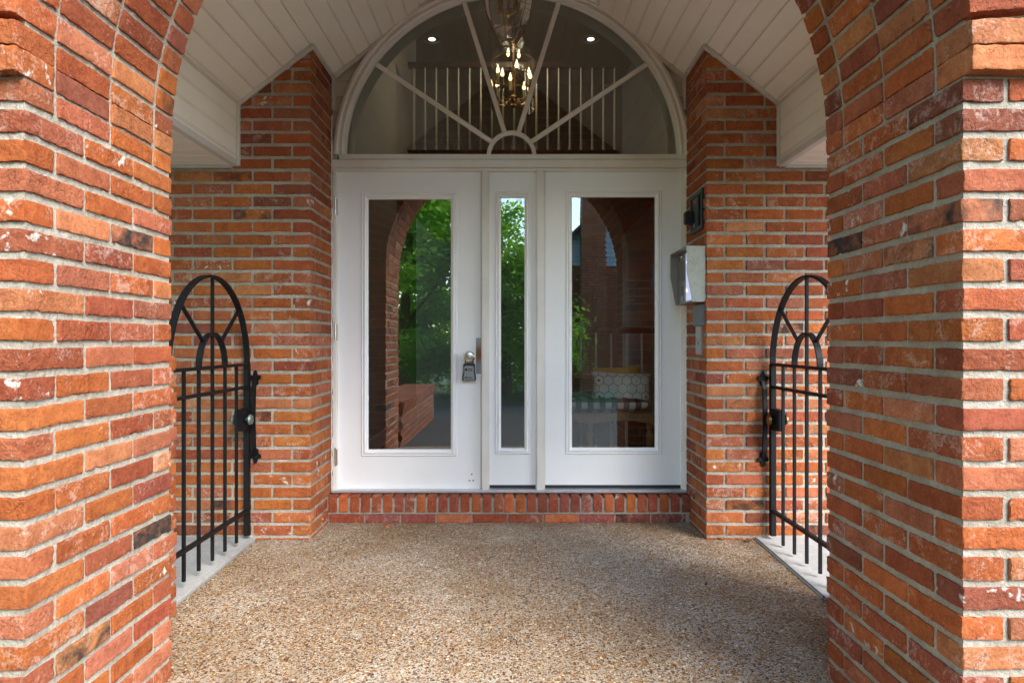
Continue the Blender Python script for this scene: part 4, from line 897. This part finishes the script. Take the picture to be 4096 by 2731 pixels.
# ---------------------------------------------------------------- small litter on the floor
def leaflet(label, x, y, size, mat, rz, group=None, curl=.3):
    Z = (H+.0)*F/(y-1365); Z = (H-floor_z(Z))*F/(y-1365); p = Vector((px(x, Z), Z, floor_z(Z)+.002)); n = 6; v = []
    for i in range(n+1):
        u = i/n; wd = .42*math.sin(PI*min(1, u*1.0))**.8*size; v += [(u*size-size/2, -wd/2, .25*size*curl*(u-.5)**2*4+.08*size), (u*size-size/2, 0, .25*size*curl*(u-.5)**2*4), (u*size-size/2, wd/2, .25*size*curl*(u-.5)**2*4+.08*size)]
    f = []
    for i in range(n): a = 3*i; f += [(a,a+3,a+4,a+1),(a+1,a+4,a+5,a+2)]
    m_ = MB(); m_.add(v, f); o = bpy.data.objects.new('fallen_leaf', m_.mesh('fallen_leaf', mat)); COL.objects.link(o); o.location = p; o.rotation_euler = (0,0,rz); tag(o, label, 'leaf', group)
leaflet('single green leaf lying near the lit pier', 1052, 2406, .026, M['green_leaf'], .2)
leaflet('small green leaf on the pebbled floor before the step', 1788, 2309, .024, M['green_leaf'], 1.2)
leaflet('round green leaf near the shaded pier', 3016, 2397, .024, M['green_leaf'], 2.2)
leaflet('curled brown leaf under the intercom wall corner', 2885, 2157, .05, M['dry_leaf'], .4, curl=1)
leaflet('flat brown leaf by the foot of the intercom wall', 2990, 2165, .05, M['dry_leaf'], 2.8, curl=.6)
leaflet('dark crumpled leaf in the middle of the pebbled floor', 2823, 2340, .022, M['plastic_black'], 1.0, curl=1.2)
leaflet('dark brown leaf near the bottom of the pebbled floor', 2935, 2612, .022, M['dry_leaf'], 2.0, curl=1)
leaflet('brown leaf at the foot of the shaded pier by the path edge', 3300, 2402, .05, M['dry_leaf'], 1.5, curl=1)
for x, y, s_, lab in ((1547,2107,.030,'orange brick chip lying before the doorstep'), (1643,2099,.02,'small red brick chip beside the doorstep'), (980,2160,.022,'tan brick chip at the gate post by the path edge')):
    Z = H*F/(y-1365); p = Vector((px(x, Z), Z, floor_z(Z))); rg = random.Random(x); m_ = MB()
    pr = [(math.cos(a)*s_*rg.uniform(.35,.6), math.sin(a)*s_*rg.uniform(.25,.4), 0) for a in [2*PI*i/7 for i in range(7)]]
    m_.add([Vector(q) for q in pr]+[Vector(q)*.75+Vector((0,0,s_*rg.uniform(.25,.45))) for q in pr], [tuple(range(7))[::-1], tuple(range(7,14))]+[(i,(i+1)%7,7+(i+1)%7,7+i) for i in range(7)])
    o = bpy.data.objects.new('brick_chip', m_.mesh('brick_chip', M['brick'])); COL.objects.link(o); o.location = p-Vector((0,0,.002)); o.color = (.45,.12,.05,1); tag(o, lab, 'brick chip')

# grit swept against the step and the walls
rg = random.Random(77); m_ = MB()
for i in range(420):
    k_ = rg.random()
    if k_ < .45: x, y = rg.uniform(WL, WR), YS-abs(rg.gauss(0, .035))-.004
    elif k_ < .62: x, y = WL+.02+abs(rg.gauss(0, .03)), rg.uniform(YW, YS)
    elif k_ < .8: x, y = WR-.02-abs(rg.gauss(0, .03)), rg.uniform(YW, YS)
    elif k_ < .9: x, y = rg.uniform(-1.42, WL), YW-.006-abs(rg.gauss(0, .03))
    else: x, y = rg.uniform(WR, 1.36), YW-.006-abs(rg.gauss(0, .03))
    z = floor_z(y); q = rg.uniform(.0012, .0042); c = Vector((x, y, z)); pr = [(math.cos(a)*q*rg.uniform(.6,1.3), math.sin(a)*q*rg.uniform(.6,1.3), 0) for a in (0, 1.5, 3.1, 4.6)]
    m_.add([c+Vector(p) for p in pr]+[c+Vector((0, 0, q*rg.uniform(.5,1.1)))], [(0,1,4),(1,2,4),(2,3,4),(3,0,4),(3,2,1,0)])
o = m_.build('grit', plain('grit_dust', (.16,.10,.06), .95, 0, .6, 200)); tag(o, 'loose grit and crumbs swept along the step and walls', 'grit'); o['kind'] = 'stuff'
